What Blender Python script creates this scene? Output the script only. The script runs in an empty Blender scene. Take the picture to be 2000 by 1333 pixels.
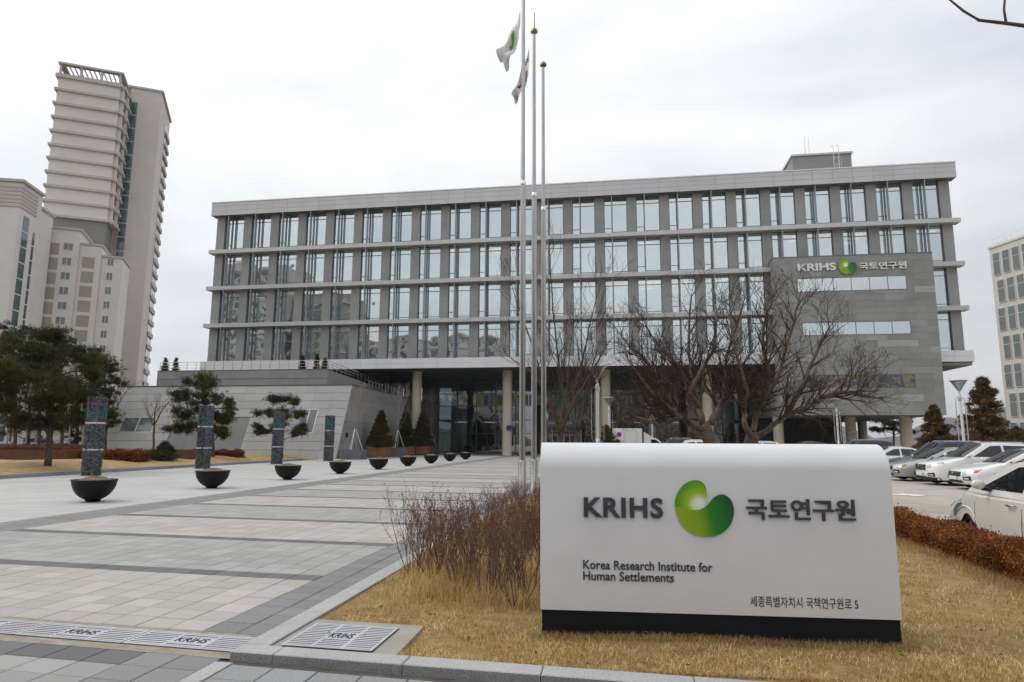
import bpy, math, random
import numpy as np
from mathutils import Vector, Matrix
scene = bpy.context.scene
COL = scene.collection
R_ = math.radians
# ------------------------------------------------------------------ camera
FPX, CAM_H = 1295.16, 1.65
PITCH, ROLL, YAW = R_(8.5257), R_(0.3111), R_(-9.1349)
def cam_axes():
    cy, sy = math.cos(YAW), math.sin(YAW)
    f0 = np.array([sy, cy, 0]); r0 = np.array([cy, -sy, 0]); u0 = np.array([0, 0, 1.0])
    fw = math.cos(PITCH)*f0 + math.sin(PITCH)*u0; up = math.cos(PITCH)*u0 - math.sin(PITCH)*f0
    return (math.cos(ROLL)*r0 + math.sin(ROLL)*up, math.cos(ROLL)*up - math.sin(ROLL)*r0, fw)
RI, UP, FW = cam_axes()
cd = bpy.data.cameras.new('camera'); cam = bpy.data.objects.new('camera', cd); COL.objects.link(cam)
cd.sensor_width = 36; cd.lens = FPX/2000*36; cd.clip_end = 9000; cd.clip_start = .05
cam.matrix_world = Matrix(((RI[0], UP[0], -FW[0], 0), (RI[1], UP[1], -FW[1], 0), (RI[2], UP[2], -FW[2], CAM_H), (0, 0, 0, 1)))
scene.camera = cam
# ------------------------------------------------------------------ sky, sun, exposure
SUN_EL, SUN_AZ = R_(52), R_(-92)      # azimuth measured from +Y towards +X
w = bpy.data.worlds.new('World'); scene.world = w; w.use_nodes = True
nt = w.node_tree; N = nt.nodes; L = nt.links; N.clear()
sky = N.new('ShaderNodeTexSky'); sky.sky_type = 'NISHITA'; sky.sun_disc = False
sky.sun_elevation = SUN_EL; sky.sun_rotation = SUN_AZ; sky.air_density = 1.2; sky.dust_density = 3
b1 = N.new('ShaderNodeBackground'); b1.inputs[1].default_value = .11; L.new(sky.outputs[0], b1.inputs[0])
tc = N.new('ShaderNodeTexCoord'); mp = N.new('ShaderNodeMapping'); mp.inputs['Scale'].default_value = (1.0, 1.0, 3.2)
L.new(tc.outputs['Generated'], mp.inputs[0])
nz = N.new('ShaderNodeTexNoise'); nz.inputs['Scale'].default_value = 2.1; nz.inputs['Detail'].default_value = 6; nz.inputs['Roughness'].default_value = .5; nz.inputs['Distortion'].default_value = .3
L.new(mp.outputs[0], nz.inputs['Vector'])
rp = N.new('ShaderNodeValToRGB'); L.new(nz.outputs['Fac'], rp.inputs[0])
rp.color_ramp.elements[0].position = .30; rp.color_ramp.elements[0].color = (.645, .672, .72, 1)
rp.color_ramp.elements[1].position = .62; rp.color_ramp.elements[1].color = (.90, .905, .92, 1)
# cloud deck is thinner (brighter) around the hidden sun, greyer opposite and towards the horizon
dt = N.new('ShaderNodeVectorMath'); dt.operation = 'DOT_PRODUCT'; L.new(tc.outputs['Generated'], dt.inputs[0])
dt.inputs[1].default_value = (math.sin(SUN_AZ)*math.cos(SUN_EL), math.cos(SUN_AZ)*math.cos(SUN_EL), math.sin(SUN_EL))
mr = N.new('ShaderNodeMapRange'); mr.inputs[1].default_value = -.4; mr.inputs[2].default_value = .9; mr.inputs[3].default_value = .82; mr.inputs[4].default_value = 1.18
L.new(dt.outputs['Value'], mr.inputs[0])
sx = N.new('ShaderNodeSeparateXYZ'); L.new(tc.outputs['Generated'], sx.inputs[0])
mz = N.new('ShaderNodeMapRange'); mz.inputs[1].default_value = 0; mz.inputs[2].default_value = .45; mz.inputs[3].default_value = .80; mz.inputs[4].default_value = 1.06
L.new(sx.outputs['Z'], mz.inputs[0])
mu = N.new('ShaderNodeMath'); mu.operation = 'MULTIPLY'; L.new(mr.outputs[0], mu.inputs[0]); L.new(mz.outputs[0], mu.inputs[1])
b2 = N.new('ShaderNodeBackground'); L.new(rp.outputs[0], b2.inputs[0]); L.new(mu.outputs[0], b2.inputs[1])
mx = N.new('ShaderNodeMixShader'); mx.inputs[0].default_value = .93; L.new(b1.outputs[0], mx.inputs[1]); L.new(b2.outputs[0], mx.inputs[2])
wo = N.new('ShaderNodeOutputWorld'); L.new(mx.outputs[0], wo.inputs[0])
sd = bpy.data.lights.new('sun', 'SUN'); so = bpy.data.objects.new('sun', sd); COL.objects.link(so)
sd.energy = .9; sd.angle = R_(25); sd.color = (1, .97, .93)
so.rotation_euler = Vector((-math.sin(SUN_AZ)*math.cos(SUN_EL), -math.cos(SUN_AZ)*math.cos(SUN_EL), -math.sin(SUN_EL))).to_track_quat('-Z', 'Y').to_euler()
so.location = (-30, 30, 60)
vs = scene.view_settings; vs.view_transform = 'Standard'; vs.look = 'None'; vs.exposure = 0.24; vs.gamma = 1; vs.use_curve_mapping = False
scene.cycles.max_bounces = 6; scene.cycles.transparent_max_bounces = 8; scene.cycles.caustics_reflective = False; scene.cycles.caustics_refractive = False

# ------------------------------------------------------------------ measuring helpers (photo measurements -> metres)
def ray(x, y):
    return RI*((x-1000)/FPX) + UP*(-(y-666.5)/FPX) + FW
def onY(x, y, Y):
    d = ray(x, y); t = Y/d[1]; return Vector((d[0]*t, Y, CAM_H+d[2]*t))
def onX(x, y, X):
    d = ray(x, y); t = X/d[0]; return Vector((X, d[1]*t, CAM_H+d[2]*t))
def onZ(x, y, z=0.0):
    d = ray(x, y); t = (z-CAM_H)/d[2]; return Vector((d[0]*t, d[1]*t, z))
def deep(x, y, D):
    d = ray(x, y); return Vector((d[0]*D, d[1]*D, CAM_H+d[2]*D))
# ------------------------------------------------------------------ mesh helpers
class MB:
    def __init__(s): s.v = []; s.f = []; s.m = []
    def add(s, vs_, fs, mi=0):
        b = len(s.v); s.v.extend([tuple(p) for p in vs_]); s.f.extend([tuple(i+b for i in f) for f in fs])
        s.m.extend([mi]*len(fs)); return s
    def box(s, x0, x1, y0, y1, z0, z1, mi=0):
        return s.add([(x0,y0,z0),(x1,y0,z0),(x1,y1,z0),(x0,y1,z0),(x0,y0,z1),(x1,y0,z1),(x1,y1,z1),(x0,y1,z1)],
                     [(0,3,2,1),(4,5,6,7),(0,1,5,4),(1,2,6,5),(2,3,7,6),(3,0,4,7)], mi)
    def bbox(s, x0, x1, y0, y1, z0, z1, b=.01, mi=0):      # box with a chamfered top edge
        return s.add([(x0,y0,z0),(x1,y0,z0),(x1,y1,z0),(x0,y1,z0),(x0,y0,z1-b),(x1,y0,z1-b),(x1,y1,z1-b),(x0,y1,z1-b),
                      (x0+b,y0+b,z1),(x1-b,y0+b,z1),(x1-b,y1-b,z1),(x0+b,y1-b,z1)],
                     [(0,3,2,1),(0,1,5,4),(1,2,6,5),(2,3,7,6),(3,0,4,7),(4,5,9,8),(5,6,10,9),(6,7,11,10),(7,4,8,11),(8,9,10,11)], mi)
    def poly(s, pts, mi=0): return s.add(pts, [tuple(range(len(pts)))], mi)
    def tube(s, pts, rads, n=6, mi=0, cap=True):
        pts = [Vector(p) for p in pts]; b = len(s.v); k = len(pts)
        if not hasattr(rads, '__len__'): rads = [rads]*k
        for i, p in enumerate(pts):
            d = (pts[min(i+1, k-1)]-pts[max(i-1, 0)])
            d = d.normalized() if d.length > 1e-9 else Vector((0, 0, 1))
            a = Vector((1, 0, 0)) if abs(d.x) < .8 else Vector((0, 1, 0))
            u = d.cross(a).normalized(); v = d.cross(u)
            for j in range(n):
                t = 2*math.pi*j/n; q = p+(u*math.cos(t)+v*math.sin(t))*rads[i]; s.v.append((q.x, q.y, q.z))
        for i in range(k-1):
            for j in range(n):
                s.f.append((b+i*n+j, b+i*n+(j+1) % n, b+(i+1)*n+(j+1) % n, b+(i+1)*n+j)); s.m.append(mi)
        if cap:
            s.f.append(tuple(b+j for j in range(n))[::-1]); s.m.append(mi)
            s.f.append(tuple(b+(k-1)*n+j for j in range(n))); s.m.append(mi)
        return s
    def lathe(s, prof, n=24, mi=0, c=(0, 0, 0), axis='z'):
        b = len(s.v); k = len(prof)
        for r, z in prof:
            for j in range(n):
                t = 2*math.pi*j/n; x, y = r*math.cos(t), r*math.sin(t)
                q = (x, y, z) if axis == 'z' else ((x, z, y) if axis == 'y' else (z, x, y))
                s.v.append((q[0]+c[0], q[1]+c[1], q[2]+c[2]))
        for i in range(k-1):
            for j in range(n):
                s.f.append((b+i*n+j, b+i*n+(j+1) % n, b+(i+1)*n+(j+1) % n, b+(i+1)*n+j)); s.m.append(mi)
        return s
    def prism(s, poly, h0, h1, axis='z', mi=0):             # 2-D outline pushed along an axis
        n = len(poly)
        def P(a, b_, h): return (a, b_, h) if axis == 'z' else ((a, h, b_) if axis == 'y' else (h, a, b_))
        vs_ = [P(a, c, h0) for a, c in poly]+[P(a, c, h1) for a, c in poly]
        fs = [tuple(range(n))[::-1], tuple(range(n, 2*n))]+[(i, (i+1) % n, n+(i+1) % n, n+i) for i in range(n)]
        return s.add(vs_, fs, mi)
    def mesh(s, name, mats, smooth=False, origin=(0, 0, 0)):
        me = bpy.data.meshes.new(name); ox, oy, oz = origin
        me.from_pydata([(x-ox, y-oy, z-oz) for x, y, z in s.v], [], s.f)
        if not isinstance(mats, (list, tuple)): mats = [mats]
        for m in mats: me.materials.append(m)
        if len(mats) > 1: me.polygons.foreach_set('material_index', s.m)
        if smooth: me.polygons.foreach_set('use_smooth', [True]*len(s.f))
        me.update(); return me
    def build(s, name, mats, parent=None, smooth=False, loc=None):
        o_ = parent.location if parent is not None and loc is None else (loc or (0, 0, 0))
        if parent is not None and parent.parent is not None and loc is None: o_ = parent.location+parent.parent.location
        o = bpy.data.objects.new(name, s.mesh(name, mats, smooth, o_)); COL.objects.link(o)
        if parent is not None: o.parent = parent
        elif loc: o.location = loc
        return o
def ob(name, me, parent=None, loc=(0, 0, 0), rz=0):
    o = bpy.data.objects.new(name, me); COL.objects.link(o); o.location = loc; o.rotation_euler[2] = rz
    if parent is not None: o.parent = parent
    return o
def tag(o, label=None, cat=None, group=None, kind=None):
    if label: o['label'] = label
    if cat: o['category'] = cat
    if group: o['group'] = group
    if kind: o['kind'] = kind
    return o
def thing(name, label, cat, loc=(0, 0, 0), group=None, rz=0):
    o = bpy.data.objects.new(name, None); COL.objects.link(o); o.location = loc; o.rotation_euler[2] = rz; o.empty_display_size = .2
    return tag(o, label, cat, group)
def copy_tree(o, parent=None):
    c = o.copy(); COL.objects.link(c); c.parent = parent
    for ch in list(o.children): copy_tree(ch, c)
    return c
def np_mesh(name, V, F, mats, mi=None, smooth=False):
    me = bpy.data.meshes.new(name); V = np.asarray(V, np.float32); F = np.asarray(F, np.int32); k = F.shape[1]
    me.vertices.add(len(V)); me.vertices.foreach_set('co', V.ravel())
    me.loops.add(F.size); me.loops.foreach_set('vertex_index', F.ravel())
    me.polygons.add(len(F)); me.polygons.foreach_set('loop_start', np.arange(0, F.size, k, dtype=np.int32))
    if not isinstance(mats, (list, tuple)): mats = [mats]
    for m in mats: me.materials.append(m)
    if mi is not None: me.polygons.foreach_set('material_index', np.asarray(mi, np.int32))
    if smooth: me.polygons.foreach_set('use_smooth', [True]*len(F))
    me.update(calc_edges=True); return me
ORD = ['nearest', 'second nearest', 'third nearest', 'fourth nearest', 'fifth nearest', 'sixth nearest', 'seventh nearest', 'eighth nearest', 'farthest']
def text_mesh(name, body, size, extrude, offset, mat_, align='LEFT', spacing=1.0, shear=0):
    c = bpy.data.curves.new('txt', 'FONT'); c.body = body; c.size = size; c.extrude = extrude; c.offset = offset; c.align_x = align; c.space_character = spacing; c.shear = shear
    c.resolution_u = 4
    o = bpy.data.objects.new('txt', c); COL.objects.link(o)
    dg = bpy.context.evaluated_depsgraph_get(); dg.update()
    me = bpy.data.meshes.new_from_object(o.evaluated_get(dg)); me.name = name
    bpy.data.objects.remove(o); bpy.data.curves.remove(c)
    me.materials.clear(); me.materials.append(mat_); return me
def fit_text(me, x0, x1, z0, z1):       # stretch a flat text mesh into a rectangle of the x-z plane, its face towards -y
    n = len(me.vertices); a = np.zeros(n*3, np.float32); me.vertices.foreach_get('co', a); a = a.reshape(-1, 3)
    mn, mxx = a.min(0), a.max(0); b = np.zeros_like(a)
    b[:, 0] = x0+(a[:, 0]-mn[0])/(mxx[0]-mn[0])*(x1-x0); b[:, 2] = z0+(a[:, 1]-mn[1])/(mxx[1]-mn[1])*(z1-z0); b[:, 1] = -a[:, 2]
    me.vertices.foreach_set('co', b.ravel()); me.update(); return me
# ------------------------------------------------------------------ materials
def new_mat(name):
    m = bpy.data.materials.new(name); m.use_nodes = True
    return m, m.node_tree.nodes, m.node_tree.links, m.node_tree.nodes['Principled BSDF']
def vmath(nt_, op, a, b=None):
    n = nt_.nodes.new('ShaderNodeMath'); n.operation = op
    for i, q in enumerate((a, b)):
        if q is None: continue
        if isinstance(q, (int, float)): n.inputs[i].default_value = q
        else: nt_.links.new(q, n.inputs[i])
    return n.outputs[0]
def mixc(nt_, fac, a, b, blend='MIX'):
    n = nt_.nodes.new('ShaderNodeMix'); n.data_type = 'RGBA'; n.blend_type = blend
    for sock, q in ((n.inputs[0], fac), (n.inputs[6], a), (n.inputs[7], b)):
        if isinstance(q, (int, float)): sock.default_value = q
        elif isinstance(q, tuple): sock.default_value = (*q[:3], 1)
        else: nt_.links.new(q, sock)
    return n.outputs[2]
def noise(nt_, scale, detail=4, vec=None, rough=.55):
    n = nt_.nodes.new('ShaderNodeTexNoise'); n.inputs['Scale'].default_value = scale; n.inputs['Detail'].default_value = detail; n.inputs['Roughness'].default_value = rough
    if vec is not None: nt_.links.new(vec, n.inputs['Vector'])
    return n.outputs['Fac']
def mrange(nt_, q, a, b, c, d):
    n = nt_.nodes.new('ShaderNodeMapRange'); nt_.links.new(q, n.inputs[0])
    for i, v in enumerate((a, b, c, d)): n.inputs[i+1].default_value = v
    return n.outputs[0]
def wpos(nt_):
    return nt_.nodes.new('ShaderNodeNewGeometry').outputs['Position']
def pm(name, col, rough=.6, var=.12, scale=3.0, bump=0, bscale=60, metal=0, spec=.5, island=0, objrand=0, world=True, speckle=0, sscale=220, coat=0, stain=0):
    m, n, l, p = new_mat(name); t = m.node_tree
    vec = wpos(t) if world else n.new('ShaderNodeTexCoord').outputs['Object']
    f = noise(t, scale, 5, vec)
    dk = tuple(c*(1-var) for c in col); lt = tuple(min(1, c*(1+var)) for c in col)
    c = mixc(t, mrange(t, f, .3, .7, 0, 1), dk, lt)
    if speckle:
        s_ = noise(t, sscale, 2, vec, .7)
        c = mixc(t, 1.0, c, mixc(t, mrange(t, s_, .35, .65, 0, 1), (1-speckle,)*3, (1+speckle*.6,)*3), 'MULTIPLY')
    if stain:
        s2 = noise(t, .35, 6, vec, .65)
        c = mixc(t, mrange(t, s2, .5, .75, 0, stain), c, tuple(q*.55 for q in col))
    if island:
        g_ = n.new('ShaderNodeNewGeometry').outputs['Random Per Island']
        c = mixc(t, 1.0, c, mixc(t, g_, (1-island,)*3, (1+island,)*3), 'MULTIPLY')
    if objrand:
        g_ = n.new('ShaderNodeObjectInfo').outputs['Random']
        c = mixc(t, 1.0, c, mixc(t, g_, (1-objrand,)*3, (1+objrand,)*3), 'MULTIPLY')
    l.new(c, p.inputs['Base Color'])
    p.inputs['Roughness'].default_value = rough; p.inputs['Metallic'].default_value = metal; p.inputs['Specular IOR Level'].default_value = spec
    if coat: p.inputs['Coat Weight'].default_value = coat; p.inputs['Coat Roughness'].default_value = .04
    if bump:
        b = n.new('ShaderNodeBump'); b.inputs['Strength'].default_value = bump; b.inputs['Distance'].default_value = .01
        l.new(noise(t, bscale, 4, vec), b.inputs['Height']); l.new(b.outputs[0], p.inputs['Normal'])
    return m
def leafm(name, col, col2, trans=.25, island=.3, scale=1.5):
    m, n, l, p = new_mat(name); t = m.node_tree
    g_ = n.new('ShaderNodeNewGeometry').outputs['Random Per Island']
    c = mixc(t, mrange(t, noise(t, scale, 3, wpos(t)), .35, .65, 0, 1), col, col2)
    c = mixc(t, 1.0, c, mixc(t, g_, (1-island,)*3, (1+island,)*3), 'MULTIPLY')
    l.new(c, p.inputs['Base Color']); p.inputs['Roughness'].default_value = .65; p.inputs['Specular IOR Level'].default_value = .25
    tr = n.new('ShaderNodeBsdfTranslucent'); l.new(c, tr.inputs[0])
    ms = n.new('ShaderNodeMixShader'); ms.inputs[0].default_value = trans
    l.new(p.outputs[0], ms.inputs[1]); l.new(tr.outputs[0], ms.inputs[2]); l.new(ms.outputs[0], n['Material Output'].inputs[0])
    return m
def glass(name, refl=.6, tint=(.55, .6, .62), rcol=(.95, .97, 1.0), wav=.015, wscale=.5, rough=.005):
    m, n, l, p = new_mat(name); t = m.node_tree; n.remove(p)
    gl = n.new('ShaderNodeBsdfGlossy'); gl.inputs['Roughness'].default_value = rough; gl.inputs['Color'].default_value = (*rcol, 1)
    b = n.new('ShaderNodeBump'); b.inputs['Strength'].default_value = 1; b.inputs['Distance'].default_value = wav
    l.new(noise(t, wscale, 1, wpos(t)), b.inputs['Height']); l.new(b.outputs[0], gl.inputs['Normal'])
    tr = n.new('ShaderNodeBsdfTransparent'); tr.inputs[0].default_value = (*tint, 1)
    fr = n.new('ShaderNodeLayerWeight'); fr.inputs[0].default_value = .25
    ms = n.new('ShaderNodeMixShader'); l.new(vmath(t, 'MINIMUM', vmath(t, 'ADD', vmath(t, 'MULTIPLY', fr.outputs['Fresnel'], .6), refl), .97), ms.inputs[0])
    l.new(tr.outputs[0], ms.inputs[1]); l.new(gl.outputs[0], ms.inputs[2]); l.new(ms.outputs[0], n['Material Output'].inputs[0])
    return m
def lightm(name, col, strength):
    m, n, l, p = new_mat(name); p.inputs['Base Color'].default_value = (.8, .8, .8, 1)
    p.inputs['Emission Color'].default_value = (*col, 1); p.inputs['Emission Strength'].default_value = strength; return m
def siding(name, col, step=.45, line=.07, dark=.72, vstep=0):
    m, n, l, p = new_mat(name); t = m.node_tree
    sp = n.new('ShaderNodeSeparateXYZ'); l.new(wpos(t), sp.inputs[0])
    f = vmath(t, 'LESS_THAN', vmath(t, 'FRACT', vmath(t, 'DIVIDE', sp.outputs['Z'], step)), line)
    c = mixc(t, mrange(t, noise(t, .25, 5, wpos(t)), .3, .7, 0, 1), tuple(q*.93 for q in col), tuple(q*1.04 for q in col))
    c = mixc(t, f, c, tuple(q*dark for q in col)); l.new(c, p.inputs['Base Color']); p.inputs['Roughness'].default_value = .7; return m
SHEAR = .05
TX, TY = .345, .2885
def paver(name, col, var=.16, sp=.22, sscale=230):       # granite paver: every slab its own tone, crystals in the face
    m, n, l, p = new_mat(name); t = m.node_tree
    rnd = vmath(t, 'FRACT', vmath(t, 'ADD', n.new('ShaderNodeNewGeometry').outputs['Random Per Island'], vmath(t, 'MULTIPLY', n.new('ShaderNodeObjectInfo').outputs['Random'], 7.31)))
    c = mixc(t, rnd, tuple(q*(1-var) for q in col), tuple(q*(1+var*.6) for q in col))
    f = noise(t, sscale, 2, wpos(t), .75)
    c = mixc(t, 1.0, c, mixc(t, mrange(t, f, .36, .62, 0, 1), (1-sp,)*3, (1+sp*.5,)*3), 'MULTIPLY')
    f2 = noise(t, 1.1, 6, wpos(t), .65)
    c = mixc(t, mrange(t, f2, .5, .8, 0, .35), c, tuple(q*.72 for q in col))
    l.new(c, p.inputs['Base Color']); p.inputs['Roughness'].default_value = .75; p.inputs['Specular IOR Level'].default_value = .3
    b = n.new('ShaderNodeBump'); b.inputs['Strength'].default_value = .25; b.inputs['Distance'].default_value = .004
    l.new(f, b.inputs['Height']); l.new(b.outputs[0], p.inputs['Normal']); return m
M = {}
M['pav_light'] = paver('pav_light', (.46, .43, .40), .13); M['pav_grey'] = paver('pav_grey', (.375, .37, .355), .13)
M['pav_dark'] = paver('pav_dark', (.155, .155, .155), .14, .2); M['pav_border'] = paver('pav_border', (.25, .25, .248), .12, .42, 130)
M['pav_side'] = paver('pav_side', (.345, .343, .33), .14, .22); M['pav_walk'] = paver('pav_walk', (.30, .303, .30), .12, .40, 150)
M['joint'] = pm('joint', (.085, .075, .06), .9, .25, 6); M['grit'] = pm('grit', (.33, .29, .22), .95, .25, 9, .5, 150, speckle=.3, stain=.5)
M['granite'] = pm('granite', (.42, .417, .412), .75, .08, 2, .2, 200, speckle=.38, sscale=150)
M['granite_cut'] = pm('granite_cut', (.30, .30, .30), .75, .1, 2, .25, 200, speckle=.5, sscale=140)
M['apron'] = pm('apron', (.60, .595, .57), .7, .10, .35, speckle=.1, sscale=60, stain=.22)
def slabs(name, col, bw, bh, mortar=.012):
    m, n, l, p = new_mat(name); t = m.node_tree; b = n.new('ShaderNodeTexBrick'); l.new(wpos(t), b.inputs[0]); b.inputs['Scale'].default_value = 1; b.inputs['Brick Width'].default_value = bw; b.inputs['Row Height'].default_value = bh; b.inputs['Mortar Size'].default_value = mortar; b.inputs['Mortar Smooth'].default_value = .2
    b.inputs['Color1'].default_value = (*[c*.93 for c in col], 1); b.inputs['Color2'].default_value = (*[c*1.05 for c in col], 1); b.inputs['Mortar'].default_value = (*[c*.5 for c in col], 1)
    c = mixc(t, mrange(t, noise(t, .3, 6, wpos(t), .65), .45, .75, 0, .45), b.outputs['Color'], tuple(q*.72 for q in col))
    c = mixc(t, mrange(t, noise(t, 1.7, 6, wpos(t), .7), .55, .8, 0, .35), c, (.42, .38, .28))
    l.new(c, p.inputs['Base Color']); p.inputs['Roughness'].default_value = .7; return m
M['apron'] = slabs('apron', (.47, .465, .45), 1.2, .6)
M['lot'] = pm('lot', (.44, .40, .35), .85, .14, .8, .2, 80, speckle=.2, sscale=70, stain=.35)
M['earth'] = pm('earth', (.16, .13, .09), .95, .3, .4); M['thatch'] = pm('thatch', (.29, .19, .075), .95, .3, 5, .6, 130, speckle=.45, sscale=90)
M['mulch'] = pm('mulch', (.23, .16, .10), .95, .3, 8, .8, 60, speckle=.5, sscale=60)
M['stone'] = pm('stone', (.32, .32, .305), .8, .10, .5, speckle=.08, sscale=40, objrand=.06, stain=.25)
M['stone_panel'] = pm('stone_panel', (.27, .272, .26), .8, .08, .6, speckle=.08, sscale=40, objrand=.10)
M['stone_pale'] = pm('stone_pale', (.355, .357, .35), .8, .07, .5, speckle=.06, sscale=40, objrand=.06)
M['stone_dark'] = pm('stone_dark', (.19, .195, .19), .8, .08, .5, objrand=.08, stain=.3)
M['alu'] = pm('alu', (.52, .515, .515), .42, .05, .4, metal=.35, objrand=.03); M['alu_white'] = pm('alu_white', (.72, .715, .73), .45, .04, .4, metal=.15, objrand=.03)
M['fin'] = pm('fin', (.30, .335, .355), .4, .05, 1, metal=.5); M['frame'] = pm('frame', (.15, .158, .165), .45, .05, 1, metal=.4)
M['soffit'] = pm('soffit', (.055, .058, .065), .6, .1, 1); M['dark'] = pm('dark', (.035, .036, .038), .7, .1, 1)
M['concrete'] = pm('concrete', (.50, .45, .36), .75, .06, 1.2, .1, 60, stain=.25); M['ceiling'] = pm('ceiling', (.62, .63, .63), .8, .05, .6)
M['core'] = pm('core', (.42, .44, .44), .8, .25, .12)
M['win'] = glass('win', .62, (.60, .68, .68), (.88, .945, .95)); M['entry'] = glass('entry', .26, (.42, .47, .48), wav=.03, wscale=.35); M['carglass'] = glass('carglass', .16, (.10, .12, .12), wav=0, rough=.0)
M['tealglass'] = pm('tealglass', (.035, .085, .085), .08, .25, .6, spec=.9); M['greyglass'] = pm('greyglass', (.10, .125, .12), .1, .2, .5, spec=.9)
M['steel'] = pm('steel', (.40, .385, .365), .22, .08, 2, metal=1.0); M['steel_cap'] = pm('steel_cap', (.7, .68, .64), .2, .05, 2, metal=1)
M['zinc'] = pm('zinc', (.60, .60, .63), .4, .08, 4, metal=.45); M['brass'] = pm('brass', (.25, .17, .04), .25, .1, 4, metal=1)
M['white'] = pm('white', (.70, .705, .715), .38, .035, 2.2, stain=.06); M['charcoal'] = pm('charcoal', (.009, .010, .014), .6, .2, 3, spec=.25)
M['letter'] = pm('letter', (.042, .047, .058), .45, .05, 3); M['letter_white'] = pm('letter_white', (.72, .72, .72), .5, .03, 2)
M['bowl'] = pm('bowl', (.004, .004, .0045), .5, .1, 5, spec=.25); M['soil'] = pm('soil', (.24, .17, .11), .95, .35, 14, .8, 60, speckle=.5, sscale=60)
M['bark'] = pm('bark', (.085, .062, .048), .9, .3, 9, .6, 50); M['bark_smooth'] = pm('bark_smooth', (.15, .115, .09), .8, .4, 9, .8, 35, speckle=.3, sscale=25); M['twig'] = pm('twig', (.055, .038, .032), .85, .2, 4)
M['bark_pale'] = pm('bark_pale', (.27, .24, .22), .85, .2, 6)
M['shrubtwig'] = pm('shrubtwig', (.14, .085, .062), .85, .25, 6, island=.25); M['bud'] = leafm('bud', (.13, .042, .026), (.20, .072, .040), .15, .35)
M['pine'] = leafm('pine', (.03, .038, .011), (.10, .10, .024), .2, .6, .9); M['pine_dark'] = leafm('pine_dark', (.020, .028, .016), (.04, .046, .022), .15, .4, .5)
M['yew'] = leafm('yew', (.085, .058, .022), (.17, .098, .034), .15, .4, 1.6); M['yew_green'] = leafm('yew_green', (.04, .045, .02), (.075, .066, .026), .15, .4, 1.6)
M['rust'] = leafm('rust', (.17, .060, .018), (.31, .118, .032), .2, .4, 3); M['rust_deep'] = leafm('rust_deep', (.15, .042, .013), (.27, .08, .02), .15, .4, 2)
M['straw'] = leafm('straw', (.50, .345, .135), (.73, .55, .27), .3, .5, 2.2); M['straw_dull'] = leafm('straw_dull', (.36, .25, .115), (.48, .34, .16), .3, .35, 1.3)
M['leaf_dead'] = leafm('leaf_dead', (.20, .08, .03), (.26, .12, .05), .1, .3)
M['roundgreen'] = leafm('roundgreen', (.065, .07, .014), (.12, .11, .02), .2, .35, 2)
M['timber'] = pm('timber', (.30, .125, .045), .6, .2, 6, .2, 30, objrand=.15); M['corten'] = pm('corten', (.115, .048, .026), .8, .25, 3)
M['pot'] = pm('pot', (.145, .14, .155), .75, .12, 2, stain=.4)
M['gabion'] = pm('gabion', (.085, .09, .105), .7, .35, 9, .6, 30, island=.75); M['gabion_in'] = pm('gabion_in', (.02, .021, .025), .9, .1, 3)
M['teal'] = pm('teal', (.03, .15, .14), .2, .35, 8, island=.45, spec=.8)
M['apt'] = siding('apt', (.70, .66, .63)); M['apt_dull'] = siding('apt_dull', (.62, .575, .55)); M['apt_grey'] = siding('apt_grey', (.235, .235, .205)); M['apt_tan'] = siding('apt_tan', (.36, .325, .29))  # the second apartment siding is a slightly darker cream
M['ledge'] = pm('ledge', (.50, .46, .43), .75, .06, .5); M['apt_plain'] = pm('apt_plain', (.70, .67, .65), .75, .05, .5)
M['office'] = siding('office', (.60, .57, .53), .9, .03, .8)
M['paint_w'] = pm('paint_w', (.80, .80, .79), .3, .01, 1, coat=1, spec=.5); M['paint_p'] = pm('paint_p', (.72, .71, .66), .3, .01, 1, coat=1)
M['paint_s'] = pm('paint_s', (.42, .42, .43), .3, .02, 1, metal=.5, coat=1); M['paint_b'] = pm('paint_b', (.018, .032, .075), .3, .02, 1, metal=.3, coat=1); M['paint_k'] = pm('paint_k', (.012, .012, .014), .3, .02, 1, coat=1)
M['tyre'] = pm('tyre', (.014, .014, .014), .85, .1, 5); M['rim'] = pm('rim', (.5, .5, .5), .3, .05, 5, metal=.9); M['trim'] = pm('trim', (.018, .018, .019), .6, .1, 5)
M['chrome'] = pm('chrome', (.7, .7, .7), .12, .02, 5, metal=1); M['lens'] = pm('lens', (.55, .56, .57), .08, .3, 14, spec=1, coat=1); M['amber'] = pm('amber', (.7, .22, .02), .2, .1, 5); M['plate'] = pm('plate', (.75, .75, .72), .4, .03, 5)
M['roadpaint'] = pm('roadpaint', (.72, .72, .70), .7, .12, 5, stain=.4)
M['lamp_on'] = lightm('lamp_on', (1, .98, .95), 2.2); M['room_on'] = lightm('room_on', (1, .95, .85), 1.6)
M['magenta'] = pm('magenta', (.45, .01, .16), .4, .03, 3); M['plaque'] = pm('plaque', (.015, .03, .07), .4, .1, 5)
M['blind'] = pm('blind', (.66, .68, .67), .8, .04, 1, objrand=.12)
M['yew_pot'] = leafm('yew_pot', (.05, .045, .018), (.115, .075, .026), .15, .5, 1.6)
M['hedge_in'] = pm('hedge_in', (.07, .024, .010), .95, .3, 20, .8, 60, speckle=.6, sscale=50)
M['wood_hill'] = pm('wood_hill', (.105, .10, .10), .95, .25, .03, speckle=.35, sscale=.12)
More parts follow.
